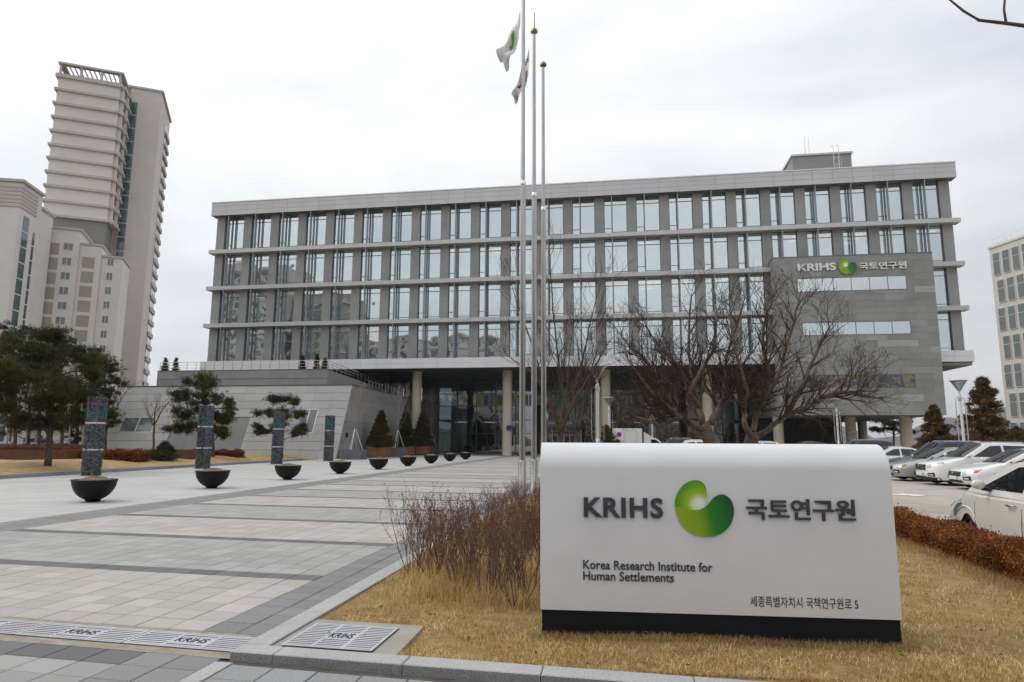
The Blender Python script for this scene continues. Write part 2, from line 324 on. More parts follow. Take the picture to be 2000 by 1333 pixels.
# ------------------------------------------------------------------ ground, paving, kerbs, drains
def sh(X, Y): return Y-SHEAR*(X+3.6)
def sheet(name, x0, x1, y0, y1, z, mat_, kind='structure', shear=True):
    mb = MB(); f = sh if shear else (lambda a, b: b)
    mb.poly([(x0, f(x0, y0), z), (x1, f(x1, y0), z), (x1, f(x1, y1), z), (x0, f(x0, y1), z)])
    return tag(mb.build(name, mat_), kind=kind)
g0 = MB(); g0.poly([(-4000, -3000, -.06), (4000, -3000, -.06), (4000, 5000, -.06), (-4000, 5000, -.06)]); tag(g0.build('ground', M['earth']), kind='structure')
sheet('road', -150, 150, -16, 2.4, -.035, M['lot'], shear=False)
plaza = sheet('plaza', -12.0, -2.9, 5.57, 74, -.016, M['joint'])
walk = sheet('sidewalk', -14, 9, 2.5, 5.06, -.018, M['joint'])
apron = sheet('forecourt', -62, -12.06, 5.57, 84, -.006, M['apron'], shear=False)
tan_strip = sheet('drain_strip', -12.06, -11.9, 5.57, 74, -.002, M['grit'])
sheet('entrance_floor', -24, 16, 74.1, 96, -.008, M['apron'], shear=False)
lot = sheet('parking_lot', 5.05, 62, 5.3, 74, -.010, M['lot'], shear=False)
# courses across the walk: (v0, v1, kind)
rows = []
e = np.linspace(5.57, 7.705, 8)
rows += [(e[i], e[i+1], 'pav_light') for i in range(7)]; rows.append((7.705, 7.995, 'pav_dark'))
v = 7.995; band = 0
while v < 73:
    for j in range(8): rows.append((v+j*TY, v+(j+1)*TY, 'pav_grey' if band % 2 == 0 else 'pav_light'))
    rows.append((v+8*TY, v+9*TY, 'pav_dark')); v += 9*TY; band += 1
tiles = []                                          # (x0, x1, v0, v1, material, owner)
for v0, v1, k in rows:
    for i in range(21): tiles.append((-3.6-(i+1)*TX, -3.6-i*TX, v0, v1, k, plaza))
    for i in range(2): tiles.append((-3.6+i*.325, -3.6+(i+1)*.325, v0, v1, 'pav_border', plaza))
    for i in range(3): tiles.append((-10.845-(i+1)*.351, -10.845-i*.351, v0, v1, 'pav_border', plaza))
for j in range(8):
    v1 = 4.965-j*.29; v0 = v1-.29
    for i in range(24): tiles.append((-3.68-(i+1)*TX, -3.68-i*TX, v0, v1, 'pav_dark' if j == 0 else 'pav_side', walk))
    for i in range(2): tiles.append((-3.68+i*.33, -3.68+(i+1)*.33, v0, v1, 'pav_border', walk))
    for i in range(33): tiles.append((-2.86+i*TX, -2.86+(i+1)*TX, v0-.11, v1-.11, 'pav_walk', walk))
def footprint(t):
    x, y = (t[0]+t[1])/2, sh((t[0]+t[1])/2, (t[2]+t[3])/2)
    d = np.array([x, y, -CAM_H]); dz = d@FW
    if dz < .5: return 0
    px, py = 1000+FPX*(d@RI)/dz, 666.5-FPX*(d@UP)/dz
    if px < -30 or px > 2030 or py > 1350 or (px > 610 and py > 1130 and y > 5.2): return 0
    return 1/(dz**3)
tiles.sort(key=footprint, reverse=True)
shapes = {}; rest = {}
rs = random.Random(5)
def tile_mb(mb, hx, hy, cx, cy, cz, g=.0048, b=.005, mi=0):
    P = lambda x, y, z: (cx+x, cy+y-SHEAR*x, cz+z)
    hx -= g; hy -= g; ix, iy = hx-b, hy-b
    mb.add([P(-hx,-hy,-.02), P(hx,-hy,-.02), P(hx,hy,-.02), P(-hx,hy,-.02), P(-hx,-hy,-b), P(hx,-hy,-b), P(hx,hy,-b), P(-hx,hy,-b), P(-ix,-iy,0), P(ix,-iy,0), P(ix,iy,0), P(-ix,iy,0)],
           [(0,1,5,4),(1,2,6,5),(2,3,7,6),(3,0,4,7),(4,5,9,8),(5,6,10,9),(6,7,11,10),(7,4,8,11),(8,9,10,11)], mi)
kinds = ['pav_light', 'pav_grey', 'pav_dark', 'pav_border', 'pav_side', 'pav_walk']
for n_, (x0, x1, v0, v1, k, own) in enumerate(tiles):
    cx, cv = (x0+x1)/2, (v0+v1)/2; hx, hy = (x1-x0)/2, (v1-v0)/2; dz = rs.uniform(-.0018, .0012)
    if n_ < 290:
        key = (k, round(hx, 3), round(hy, 3))
        if key not in shapes:
            mb = MB(); tile_mb(mb, hx, hy, 0, 0, 0); shapes[key] = mb.mesh('paver', M[k])
        ob('paver', shapes[key], own, (cx, sh(cx, cv), dz))
    else:
        mb = rest.setdefault(own.name, (MB(), own))[0]; tile_mb(mb, hx, hy, cx, sh(cx, cv), dz, mi=kinds.index(k))
for mb, own in rest.values(): tag(mb.build('paving', [M[k] for k in kinds], own), kind='stuff')
# flush edging stone in the pavement and granite kerbs
edge = MB()
for j in range(3): edge.bbox(-3.02, -2.875, 4.86-(j+1)*.9, 4.86-j*.9-.006, -.03, .002, .004)
tag(edge.build('edging_stone', M['granite'], walk))
kerb = thing('kerb', None, None, (-2.95, 4.93, 0)); tag(kerb, kind='structure')
KZ = .055
def kstone(x0, x1, ya, yb, name='kerb_stone'):
    mb = MB(); b = .006; s_ = .041
    q = lambda x, y: y-s_*(x+2.95)
    P = [(x0, q(x0, ya)), (x1, q(x1, ya)), (x1, q(x1, yb)), (x0, q(x0, yb))]
    I = [(x0+b, q(x0, ya)+b), (x1-b, q(x1, ya)+b), (x1-b, q(x1, yb)-b), (x0+b, q(x0, yb)-b)]
    mb.add([(*p, -.03) for p in P]+[(*p, KZ-b) for p in P]+[(*p, KZ) for p in I], [(0,1,5,4),(1,2,6,5),(2,3,7,6),(3,0,4,7)], 1)
    mb.add([(*p, KZ-b) for p in P]+[(*p, KZ) for p in I], [(0,1,5,4),(1,2,6,5),(2,3,7,6),(3,0,4,7),(4,5,6,7)], 0)
    mb.build(name, [M['granite'], M['granite_cut']], kerb)
kstone(-2.95, -2.60, 4.93, 5.125)
x = -2.594
for wd in (1.02, 1.0, 1.03, 1.0, 1.01, 1.0, 1.0, .9): kstone(x, x+wd, 4.93, 5.125); x += wd+.006
y = 5.133
while y < 72:
    kstone(-2.95, -2.74, y, min(y+1.0, 72)); y += 1.006
# drain channel with its three gratings, and the square grating in the lawn corner
bed = sheet('drain_bed', -12, -2.96, 5.05, 5.568, -.030, M['dark'])
sheet('drain_edge_near', -12, -2.80, 4.97, 5.105, -.004, M['grit']); sheet('drain_edge_far', -12, -2.80, 5.488, 5.568, -.004, M['grit'])
def grating(name, label, loc, W, D, ncol, pitch, txt_w, shear):
    t = thing(name, label, 'grating', loc); fr = .022
    S = lambda x, y: y-shear*x
    def bar(mb, x0, x1, y0, y1, z0=-.005, z1=0):
        mb.add([(x0,S(x0,y0),z0),(x1,S(x1,y0),z0),(x1,S(x1,y1),z0),(x0,S(x0,y1),z0),(x0,S(x0,y0),z1),(x1,S(x1,y0),z1),(x1,S(x1,y1),z1),(x0,S(x0,y1),z1)], [(0,3,2,1),(4,5,6,7),(0,1,5,4),(1,2,6,5),(2,3,7,6),(3,0,4,7)])
    m1 = MB(); bar(m1, 0, W, 0, fr); bar(m1, 0, W, D-fr, D); bar(m1, 0, fr, fr, D-fr); bar(m1, W-fr, W, fr, D-fr)
    xs = np.linspace(0, W, ncol+1)
    for xx in xs[1:-1]: bar(m1, xx-fr*.5, xx+fr*.5, fr, D-fr)
    ob('frame', m1.mesh('frame', M['zinc']), t)
    n = int((D-2*fr)/pitch); c0, c1 = xs[1]+fr*.5, xs[2]-fr*.5; ph = D*.20 if ncol == 3 and D < .5 else D*.14
    for ci in range(ncol):
        m2 = MB(); xa = max(xs[ci]+fr*.5, fr); xb = min(xs[ci+1]-fr*.5, W-fr)
        for j in range(n):
            yy = fr+(j+.5)*(D-2*fr)/n
            if ci == 1 and abs(yy-D/2) < ph: continue
            bar(m2, xa, xb, yy-pitch*.29, yy+pitch*.29)
        tag(ob('slats', m2.mesh('slats', M['zinc']), t), kind='stuff')
    m3 = MB(); bar(m3, c0, c1, D/2-ph, D/2+ph, -.005, -.001); pl = ob('name_plate', m3.mesh('name_plate', M['zinc']), t)
    tm = text_mesh('lettering', 'KRIHS', .1, .0006, .0012, M['charcoal']); n_ = len(tm.vertices); a = np.zeros(n_*3, np.float32); tm.vertices.foreach_get('co', a); a = a.reshape(-1, 3)
    mn, mx_ = a.min(0), a.max(0); sc = (c1-c0)*.86/(mx_[0]-mn[0]); b_ = np.zeros_like(a)
    b_[:, 0] = c0+(c1-c0)*.07+(a[:, 0]-mn[0])*sc; yy = (a[:, 1]-(mn[1]+mx_[1])/2)/(mx_[1]-mn[1])*ph*1.45
    b_[:, 1] = D/2+yy-shear*b_[:, 0]; b_[:, 2] = a[:, 2]+.0008
    tm.vertices.foreach_set('co', b_.ravel()); tm.update(); ob('lettering', tm, pl)
    return t
for i, lab in enumerate(('grey steel drain grating touching the kerb corner', 'grey steel drain grating with KRIHS plate, middle of the drain row', 'grey steel drain grating cut off by the left photo edge')):
    x0 = -4.035-i*1.07
    tag(grating('drain_grating', lab, (x0, sh(x0, 5.115), .004), 1.055, .365, 3, .045, .3, SHEAR), group='gratings along the drain')
pad = MB(); pad.add([(-2.738, 5.11, .0), (-1.70, 5.08, .0), (-1.72, 5.93, .0), (-2.738, 5.97, .0), (-2.738, 5.11, .036), (-1.70, 5.08, .036), (-1.72, 5.93, .036), (-2.738, 5.97, .036)], [(4,5,6,7),(0,1,5,4),(1,2,6,5),(2,3,7,6),(3,0,4,7)])
tag(pad.build('concrete_pad', pm('padc', (.31, .295, .255), .9, .12, 3, .2, 100, stain=.3)), kind='structure')
m_ = MB(); m_.poly([(-2.66, 5.14, .0385), (-1.90, 5.11, .0385), (-1.90, 5.80, .0385), (-2.66, 5.82, .0385)]); tag(m_.build('pit_shade', M['dark']), kind='structure')  # flat dark sheet on the pad: painted shade in place of a real hole
grating('inspection_grating', 'square KRIHS steel grating set in the concrete pad by the lawn', (-2.665, 5.165, .050), .76, .645, 3, .045, .3, .03)
# lawn: gently mounded bed between the walk and the hedge
def lawn_z(x, y): 
    return .018+.09*min(1, max(0, (y-6.9)/3))+.008*math.sin(3.1*x+y)+.006*math.sin(2.3*y+x)
nx, ny = 50, 110
mb = MB(); xs = np.linspace(-2.75, 5.0, nx); ys = np.linspace(0, 1, ny)**1.6
for j in range(ny):
    for x in xs:
        y0 = 5.12-.041*(x+2.95)-.005; y = y0+(26-y0)*ys[j]
        inpad = x < -1.70 and y < 5.95
        edge_ = min(1, (x+2.75)/.12, (5.0-x)/.2, max(0, (y-y0))/.10)
        mb.v.append((x, y, .0 if inpad else .03+(lawn_z(x, y)-.03)*max(0, edge_)))
for j in range(ny-1):
    for i in range(nx-1):
        a = j*nx+i; mb.f.append((a, a+1, a+nx+1, a+nx)); mb.m.append(0)
tag(mb.build('lawn', M['thatch'], smooth=True), kind='structure')
# left lawn banks beyond the forecourt
def bank(x, y): return .02+.38*min(1, max(0, (-25.0-x)/4))+.04*math.sin(x*.9+y*.5)
mb = MB(); bx = np.linspace(-62, -25.0, 60); by_ = np.linspace(12, 53.5, 50)
for y in by_:
    for x in bx: mb.v.append((x, y, bank(x, y)))
for j in range(49):
    for i in range(59):
        a = j*60+i; mb.f.append((a, a+1, a+61, a+60)); mb.m.append(0)
tag(mb.build('lawn_bank', pm('banklawn', (.38, .255, .11), .95, .25, 2, .6, 40, speckle=.4, sscale=18), smooth=True), kind='structure')
kb = thing('bank_kerb', None, None, (-25, 12, 0)); tag(kb, kind='structure')
y = 12.0
while y < 50:
    m2 = MB(); m2.bbox(-24.97, -24.72, y, y+1.99, -.02, .16, .015); m2.build('kerb_stone', M['granite_cut'], kb); y += 2.0
# parking arrow
ar = MB(); p = onZ(1752, 967); ar.poly([(p.x-1.2, p.y-.35, .0), (p.x+.3, p.y-.10, .0), (p.x+.3, p.y-.55, .0), (p.x+1.0, p.y+.15, .0), (p.x+.2, p.y+.75, .0), (p.x+.25, p.y+.3, .0), (p.x-1.2, p.y+.1, .0)])
tag(ar.build('road_arrow', M['roadpaint']), kind='structure')
sl = MB()
for i in range(12): yy = 24.1+i*2.62; sl.poly([(10.4, yy, -.004), (16, yy, -.004), (16, yy+.12, -.004), (10.4, yy+.12, -.004)])
tag(sl.build('parking_lines', M['roadpaint']), kind='structure')
# distant wooded hills
def hill(name, a0, a1, D, hmax, seed):
    r = random.Random(seed); n = 160; mb = MB(); ph = [r.uniform(0, 6) for _ in range(6)]
    for i in range(n+1):
        a = a0+(a1-a0)*i/n; 
        h = hmax*(.55+.25*math.sin(a*9+ph[0])+.15*math.sin(a*23+ph[1])+.06*math.sin(a*61+ph[2])+.02*math.sin(a*190+ph[3]))
        for k, (dd, hh) in enumerate(((0, 0), (60, .35), (150, .8), (260, 1), (420, .4))):
            rr = D+dd; mb.v.append((math.sin(a)*rr, math.cos(a)*rr, h*hh-2))
    for i in range(n):
        for k in range(4): b = i*5+k; mb.f.append((b, b+5, b+6, b+1)); mb.m.append(0)
    tag(mb.build(name, M['wood_hill'], smooth=True), kind='structure')
hill('hill', -.9, 1.3, 1300, 125, 3)
# ------------------------------------------------------------------ the institute building
YF = 69.15; BX0, BX1 = -47.43, 33.70
PY, GY = 69.95, 70.22
Zroof, Zfas = 29.42, 27.86
BT = [23.67, 19.26, 14.83]; BH = .44
ZL1, ZL0 = 10.45, 9.35
FIN0, BAY = -45.22, 3.452
NB = 23
inst = thing('institute_building', 'long grey stone office building with four window rows raised on columns', 'building', (-7, 80, 0))
IL = inst.location
def ipart(name, mb, mat_, parent=inst, smooth=False): return mb.build(name, mat_, parent, smooth)
floors = [(ZL1, BT[2]-BH), (BT[2], BT[1]-BH), (BT[1], BT[0]-BH), (BT[0], Zfas)]
# fascias in metal panels
def panel_run(z0, z1, n, mat_, seams, x0, x1, yf, depth=.9):
    wd = (x1-x0)/n; mb = MB(); g = .008
    hs = [z0]+[z0+(z1-z0)*s for s in seams]+[z1]
    for a, b in zip(hs, hs[1:]): mb.bbox(g, wd-g, 0, .06, a+g, b-g, .004)
    me = mb.mesh('fascia_panel', mat_)
    for i in range(n): ob('fascia_panel', me, inst, (x0+i*wd-IL.x, yf-IL.y, -IL.z))
    bk = MB(); bk.box(x0+.01, x1-.01, yf+.055, yf+depth, z0+.005, z1-.005); return bk
ipart('roof_fascia', panel_run(Zfas, Zroof, 42, M['alu'], (.36, .72), BX0, BX1, YF, 1.2), M['frame'])
ipart('lower_fascia', panel_run(ZL0, ZL1, 46, M['alu_white'], (.5,), BX0, BX1, YF, 1.2), M['frame'])
cop = MB(); cop.box(BX0-.05, BX1+.05, YF-.05, YF+1.3, Zroof+.001, Zroof+.12); ipart('coping', cop, M['alu_white'])
for z in BT:
    mb = MB(); n = 23; wd = (BX1-BX0)/n
    for i in range(n): mb.box(BX0+i*wd+.006, BX0+(i+1)*wd-.006, YF, YF+.05, z-BH, z)
    mb.box(BX0+.006, BX1-.006, YF+.05, PY+.25, z-BH+.004, z-.004)
    ipart('floor_band', mb, M['alu'])
# body: slabs, end walls, core wall, roof
for z in [ZL1-.35]+[b-.55 for b in BT[::-1]]+[Zfas-.1]:
    mb = MB(); mb.box(-47.0, 33.2, PY+.3, 96, z-.02, z+.42); ipart('floor_slab', mb, M['ceiling'])
mb = MB(); mb.box(-47.05, 33.25, PY+.6, 96.2, Zfas+.35, Zroof-.15); ipart('roof_slab', mb, M['stone'])
for xa, xb in ((-47.1, -46.75), (32.95, 33.3)):
    mb = MB(); mb.box(xa, xb, PY+.1, 96, ZL1-.3, Zfas+.3); ipart('end_wall', mb, M['stone'])
mb = MB(); mb.box(-46.7, 32.9, 77.5, 77.8, ZL1, Zfas); ipart('core_wall', mb, M['core'])
mb = MB(); mb.box(-47.1, 33.3, 95.6, 96.1, ZL1-.3, Zfas+.3); ipart('rear_wall', mb, M['stone'])
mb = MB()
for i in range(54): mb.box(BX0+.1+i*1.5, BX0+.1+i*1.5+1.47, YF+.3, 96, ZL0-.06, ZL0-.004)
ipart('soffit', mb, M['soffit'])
# piers, windows, fins
STW = pm('pier', (.335, .342, .336), .8, .10, .5, speckle=.06, sscale=40, objrand=.05, stain=.25)
def courses(mb, x0, x1, yf, yb, z0, z1, n):     # stone courses with open joints
    h = (z1-z0)/n
    for i in range(n): mb.box(x0, x1, yf, yb-.02, z0+i*h+.005, z0+(i+1)*h-.005)
    mb.box(x0+.01, x1-.01, yf+.02, yb, z0, z1)
wx0, wx1 = -.84, 1.60
win_me = {}; rbl = random.Random(17)
for fi, (z0, z1) in enumerate(floors):
    h = z1-z0
    fr = MB(); t = .05
    fr.box(wx0, wx1, -.06, .05, 0, t); fr.box(wx0, wx1, -.06, .05, h-t, h); fr.box(wx0, wx0+t, -.06, .05, t, h-t); fr.box(wx1-t, wx1, -.06, .05, t, h-t)
    fr.box(-.07, .07, -.10, .05, t, h-t); fr.box(.07, wx1-t, -.05, .04, h-.78, h-.72); fr.box(.07, wx1-t, -.05, .04, .34, .39)
    fr.box(wx0+t, -.07, -.05, .04, h-.78, h-.72); fr.box(wx0+t, -.07, -.05, .04, .80, .85)
    p1 = MB(); p1.box(wx0+t, -.07, 0, .012, t, h-t); p2 = MB(); p2.box(.07, wx1-t, 0, .012, t, h-.75); p3 = MB(); p3.box(.07, wx1-t, 0, .012, h-.75, h-t)
    win_me[fi] = (fr.mesh('window', M['frame']), p1.mesh('pane', M['win']), p2.mesh('pane', M['win']), p3.mesh('pane', M['win']))
    fn = MB(); fn.box(-.035, .035, YF+.06-GY, YF+.50-GY, .0, h-.01); win_me[fi] += (fn.mesh('fin', M['fin']),)
    pr_ = MB(); courses(pr_, wx1+.0, BAY+wx0, 0, .5, 0, h, 6); win_me[fi] += (pr_.mesh('pier', STW),)
    for i in range(NB):
        X = FIN0+i*BAY
        if fi < 2 and X > 15.0 and X < 28.5: continue       # behind the projecting stone block
        o = ob('window', win_me[fi][0], inst, (X-IL.x, GY-IL.y, z0-IL.z))
        for k in (1, 2, 3): ob('pane', win_me[fi][k], o)
        if rbl.random() < .45:
            bh = rbl.choice((.25, .4, .55, .75))*h*rbl.uniform(.8, 1.1); bl_ = MB(); bl_.box(.10, wx1-.08, .16, .17, max(.1, h-bh), h-.06); ob('blind', bl_.mesh('blind', M['blind']), o)
        ob('fin', win_me[fi][4], inst, (X-IL.x, GY-IL.y, z0-IL.z+.005))
        if i < NB-1: ob('pier', win_me[fi][5], inst, (X-IL.x, PY-IL.y, z0-IL.z))
    for xa, xb in ((-47.1, FIN0+wx0), (FIN0+22*BAY+wx1, 33.3)):
        mb = MB(); courses(mb, xa, xb, PY, PY+.5, z0, z1, 6); ipart('pier', mb, STW)
# ceiling lights seen through the glass
r = random.Random(11); lm = MB(); lm.box(-.6, .6, -.15, .15, -.03, 0); lme = lm.mesh('ceiling_light', M['lamp_on'])
for k in range(46):
    fi = r.randrange(4); X = -44+r.random()*76; z1 = floors[fi][1]
    if fi < 2 and X > 14: continue
    for j in range(r.choice((1, 2, 3))): ob('ceiling_light', lme, inst, (X-IL.x, 71.6+j*1.5-IL.y, z1-.02-(0 if fi == 3 else .1)))
# concrete columns
for X, Y, zt, rad in ((-22.45, 72.2, ZL0-.06, .52), (-12.1, 72.2, ZL0-.06, .52), (-1.35, 72.2, ZL0-.06, .52), (9.2, 72.2, ZL0-.06, .52), (16.0, 71.5, 4.2, .5), (23.4, 73, 4.2, .5), (27.9, 71.2, 4.2, .55), (-33, 76, ZL0-.06, .5), (28.2, 84, ZL0-.06, .5)):
    mb = MB(); mb.lathe([(rad+.03, 0), (rad+.03, .12), (rad, .14)]+[(rad, zt*k/6) for k in range(1, 7)], 28, 0, (X, Y, 0)); ipart('column', mb, M['concrete'], smooth=True)
# projecting stone block with its panels, window strips and sign
QX0, QX1, QY, QZ0, QZ1 = 15.55, 30.25, 67.9, 4.22, 19.86
mb = MB(); mb.box(QX0+.06, QX1-.06, QY+.06, 92, QZ0+.05, QZ1-.03); blk = ipart('block', mb, M['stone_dark'])
mb = MB(); mb.box(QX0-.02, QX1+.02, QY-.02, YF+.7, QZ1+.002, QZ1+.10); ipart('block_coping', mb, M['frame'])
strips = [tuple(onY(1558, yb, QY).z for yb in (571, 545))+(onY(1558, 560, QY).x, onY(1771, 560, QY).x),
          tuple(onY(1575, yb, QY).z for yb in (656, 631))+(onY(1568, 645, QY).x, onY(1779, 645, QY).x),
          tuple(onY(1580, yb, QY).z for yb in (758, 733))+(onY(1577, 745, QY).x, onY(1788, 745, QY).x)]
nr, nc = 24, 8; ph = (QZ1-QZ0)/nr; pw = (QX1-QX0)/nc
r = random.Random(4)
for j in range(nr):
    off = 0 if j % 2 == 0 else pw/2
    edges = [QX0]+[QX0+off+pw*i for i in range(0 if off else 1, nc)]+[QX1]
    z0, z1 = QZ0+j*ph, QZ0+(j+1)*ph
    segs = [(a, b, z0, z1) for a, b in zip(edges, edges[1:])]
    for (s0, s1, sa, sb) in strips:
        out = []
        for a, b, c, d in segs:
            if b <= sa or a >= sb or d <= s0 or c >= s1: out.append((a, b, c, d)); continue
            if a < sa: out.append((a, sa, c, d))
            if b > sb: out.append((sb, b, c, d))
            a2, b2 = max(a, sa), min(b, sb)
            if c < s0-.03: out.append((a2, b2, c, s0))
            if d > s1+.03: out.append((a2, b2, s1, d))
        segs = out
    for a, b, c, d in segs:
        m2 = MB(); dy = r.uniform(0, .006); m2.box(a+.006, b-.006, QY+dy, QY+.05, c+.006, d-.006)
        ipart('stone_panel', m2, M['stone_panel'] if r.random() > .06 else M['stone_pale'])
for j in range(nr):            # left flank, running back under the soffit
    z0, z1 = QZ0+j*ph, QZ0+(j+1)*ph
    yend = 84 if z1 < ZL0-.06 else YF+.75
    m2 = MB(); y = QY+.055
    while y < yend-.05:
        m2.box(QX0, QX0+.05, y+.006, min(y+1.84, yend)-.006, z0+.006, z1-.006); y += 1.84
    ipart('flank_course', m2, M['stone_panel'])
SWIRL, n_, l_, p_ = new_mat('swirl_film'); t_ = SWIRL.node_tree
wv = n_.new('ShaderNodeTexNoise'); wv.inputs['Scale'].default_value = .9; wv.inputs['Distortion'].default_value = 2.5; wv.inputs['Detail'].default_value = .5; l_.new(wpos(t_), wv.inputs[0])
l_.new(mixc(t_, mrange(t_, wv.outputs['Fac'], .46, .54, 0, 1), (.21, .18, .085), (.065, .085, .105)), p_.inputs['Base Color']); p_.inputs['Roughness'].default_value = .12
for si, (s0, s1, sa, sb) in enumerate(strips):
    rec = MB(); rec.box(sa, sb, QY+.05, QY+.062, s0, s1); ipart('window_recess', rec, M['dark'], blk)
    n = 6; wd = (sb-sa)/n
    for i in range(n):
        f = MB(); a, b = sa+i*wd, sa+(i+1)*wd; t = .04; y0, y1 = QY-.02, QY+.045
        f.box(a, b, y0, y1, s0, s0+t); f.box(a, b, y0, y1, s1-t, s1); f.box(a, a+t*.6, y0, y1, s0+t, s1-t); f.box(b-t*.6, b, y0, y1, s0+t, s1-t)
        fo = ipart('strip_window', f, M['frame'])
        p = MB(); p.box(a+t*.6, b-t*.6, QY+.01, QY+.02, s0+t, s1-t)
        ipart('pane', p, SWIRL if si == 2 else M['win'], fo)
mb = MB(); mb.box(QX0+.05, QX1-.05, QY+.1, 92, QZ0-.02, QZ0+.04); ipart('block_soffit', mb, M['stone_dark'])
# dark ground-floor wall under the block
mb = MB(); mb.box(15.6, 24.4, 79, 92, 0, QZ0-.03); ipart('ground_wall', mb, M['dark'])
mb = MB(); mb.box(30.4, 33.5, YF+.1, 96, ZL0-.35, ZL0-.07); ipart('end_soffit', mb, M['stone_dark'])
# plant room on the roof
a = onY(1545, 330, 78); b = onY(1664, 325, 78)
PX0, PX1, PZ = a.x+.2, b.x, onY(1664, 300, 78).z
mb = MB(); mb.box(PX0, PX1, 78, 90, Zroof-.3, PZ); pr = ipart('plant_room', mb, M['stone'])
mb = MB(); mb.box(PX0-.15, PX1+.15, 77.85, 90.1, PZ+.002, PZ+.22); ipart('plant_room_coping', mb, M['alu'], pr)
mb = MB(); lx = onY(1634, 310, 77.5).x
for s in (-.28, .28): mb.tube([(lx+s, 77.6, Zroof+.1), (lx+s, 77.6, PZ+1.0), (lx+s, 78.4, PZ+1.1)], .035, 6)
for k in range(13): mb.tube([(lx-.28, 77.6, Zroof+.4+k*.3), (lx+.28, 77.6, Zroof+.4+k*.3)], .02, 5)
for k in range(4):
    zz = Zroof+1.8+k*.9; mb.tube([(lx+.42*math.cos(q), 77.2-.35*math.sin(q), zz) for q in np.linspace(math.pi*1.1, -.1*math.pi, 9)], .02, 4)
for q in (-.42, 0, .42): mb.tube([(lx+q, 76.87 if q == 0 else 77.2, Zroof+1.8), (lx+q, 76.87 if q == 0 else 77.2, Zroof+4.5)], .015, 4)
ipart('ladder', mb, M['alu_white'])
mb = MB()
for px, tp in ((1574, 265), (1582, 268)):
    q = onY(px, 300, 84); mb.tube([(q.x, 84, PZ-.1), (q.x-.1, 84, onY(px, tp, 84).z)], [.05, .02], 5)
    for k in range(5): zz = PZ+1.2+k*.3; mb.tube([(q.x-.3+.05*k, 84, zz), (q.x+.25-.04*k, 84, zz+.1)], .015, 4)
ipart('antenna', mb, M['alu'])
for px in (1536, 1652):
    q = onY(px, 325, 77); mb = MB(); mb.tube([(q.x, 77, Zroof-.1), (q.x, 77, Zroof+1.1)], .07, 8); mb.lathe([(0, 1.1), (.16, 1.1), (.16, 1.3), (0, 1.32)], 10, 0, (q.x, 77, Zroof)); ipart('vent_pipe', mb, M['alu_white'])
# glazed entrance wall set back under the soffit
GYE = 86.0
zs = [0.05, 2.55, 4.3, 6.1, 7.7, ZL0-.1]; ex0, ex1 = -23.7, 15.3; n = 15; wd = (ex1-ex0)/n
fr = MB()
for i in range(n+1): fr.box(ex0+i*wd-.05, ex0+i*wd+.05, GYE-.12, GYE+.06, 0, ZL0-.07)
for z in zs: fr.box(ex0, ex1, GYE-.08, GYE+.05, z-.04, z+.04)
cw = ipart('entrance_glazing', fr, M['frame'])
FILM = [pm('film%d' % i, c, .4, .5, 1.6) for i, c in enumerate(((.20, .50, .10), (.50, .58, .10), (.10, .42, .30), (.06, .32, .45), (.5, .43, .3)))]
for i in range(n):
    for j in range(5):
        p = MB(); p.box(ex0+i*wd+.05, ex0+(i+1)*wd-.05, GYE, GYE+.012, zs[j]+.04, zs[j+1]-.04); ipart('pane', p, M['entry'], cw)
r = random.Random(8)
for i in range(2, 9):
    for k in range(3):
        if i in (5, 6) and k == 1: continue
        m2 = MB(); a = ex0+i*wd+.15+k*.8; m2.box(a, a+.7, GYE-.02, GYE-.013, 6.2, 7.55)
        ipart('window_film', m2, FILM[(r.choice((0, 1, 2, 0)) if i < 6 else r.choice((2, 3, 3))) if k != 2 else 4], cw)
mb = MB(); mb.box(-24, 15.5, 94, 94.3, 0, ZL0); ipart('lobby_wall', mb, M['core'])
for k in range(9):
    m2 = MB(); xx = -22+k*4; m2.box(xx, xx+1.6, 88.5, 89.0, 4.05, 4.08); ipart('lobby_light', m2, M['lamp_on'])
mb = MB(); mb.box(-23.6, 15.3, 86.3, 94, 4.1, 4.35); ipart('lobby_floor', mb, M['ceiling'])
r = random.Random(2)
for k in range(16):
    m2 = MB(); xx = -21.5+k*2.2; m2.box(xx, xx+r.uniform(.6, 1.5), 88, 88.5, .02, r.uniform(.8, 1.5)); ipart('lobby_counter', m2, M['ceiling'] if k % 3 else M['timber'])
for k in range(9):
    a = -47+k*2.58; m2 = MB(); m2.box(a+.04, a+2.54, 87.0, 87.1, 5.6, ZL0-.08); ipart('link_glazing', m2, M['greyglass'] if k % 3 else M['core'])
# entrance canopy with lettering
c0 = onY(1063, 832, 80).x; c1 = onY(1135, 832, 80).x; cz = onY(1100, 835, 80).z; ct = onY(1100, 820, 80).z
mb = MB(); mb.box(c0, c1, 80, GYE-.13, cz, ct); can = ipart('canopy', mb, M['frame'])
mb = MB(); mb.box(c0+.05, c1-.05, 82, GYE-.14, .02, cz-.004); 
fr = MB()
for i in range(7): q = c0+.1+i*(c1-c0-.2)/6; fr.box(q-.05, q+.05, 81.9, 82.0, .02, cz-.004)
fr.box(c0+.05, c1-.05, 81.9, 82, 2.3, 2.38); ves = ipart('vestibule', fr, M['alu'])
for i in range(6):
    m2 = MB(); q = c0+.15+i*(c1-c0-.2)/6; m2.box(q+.02, q+(c1-c0-.2)/6-.12, 81.94, 81.955, .05, cz-.05); ipart('vestibule_pane', m2, M['entry'], ves)
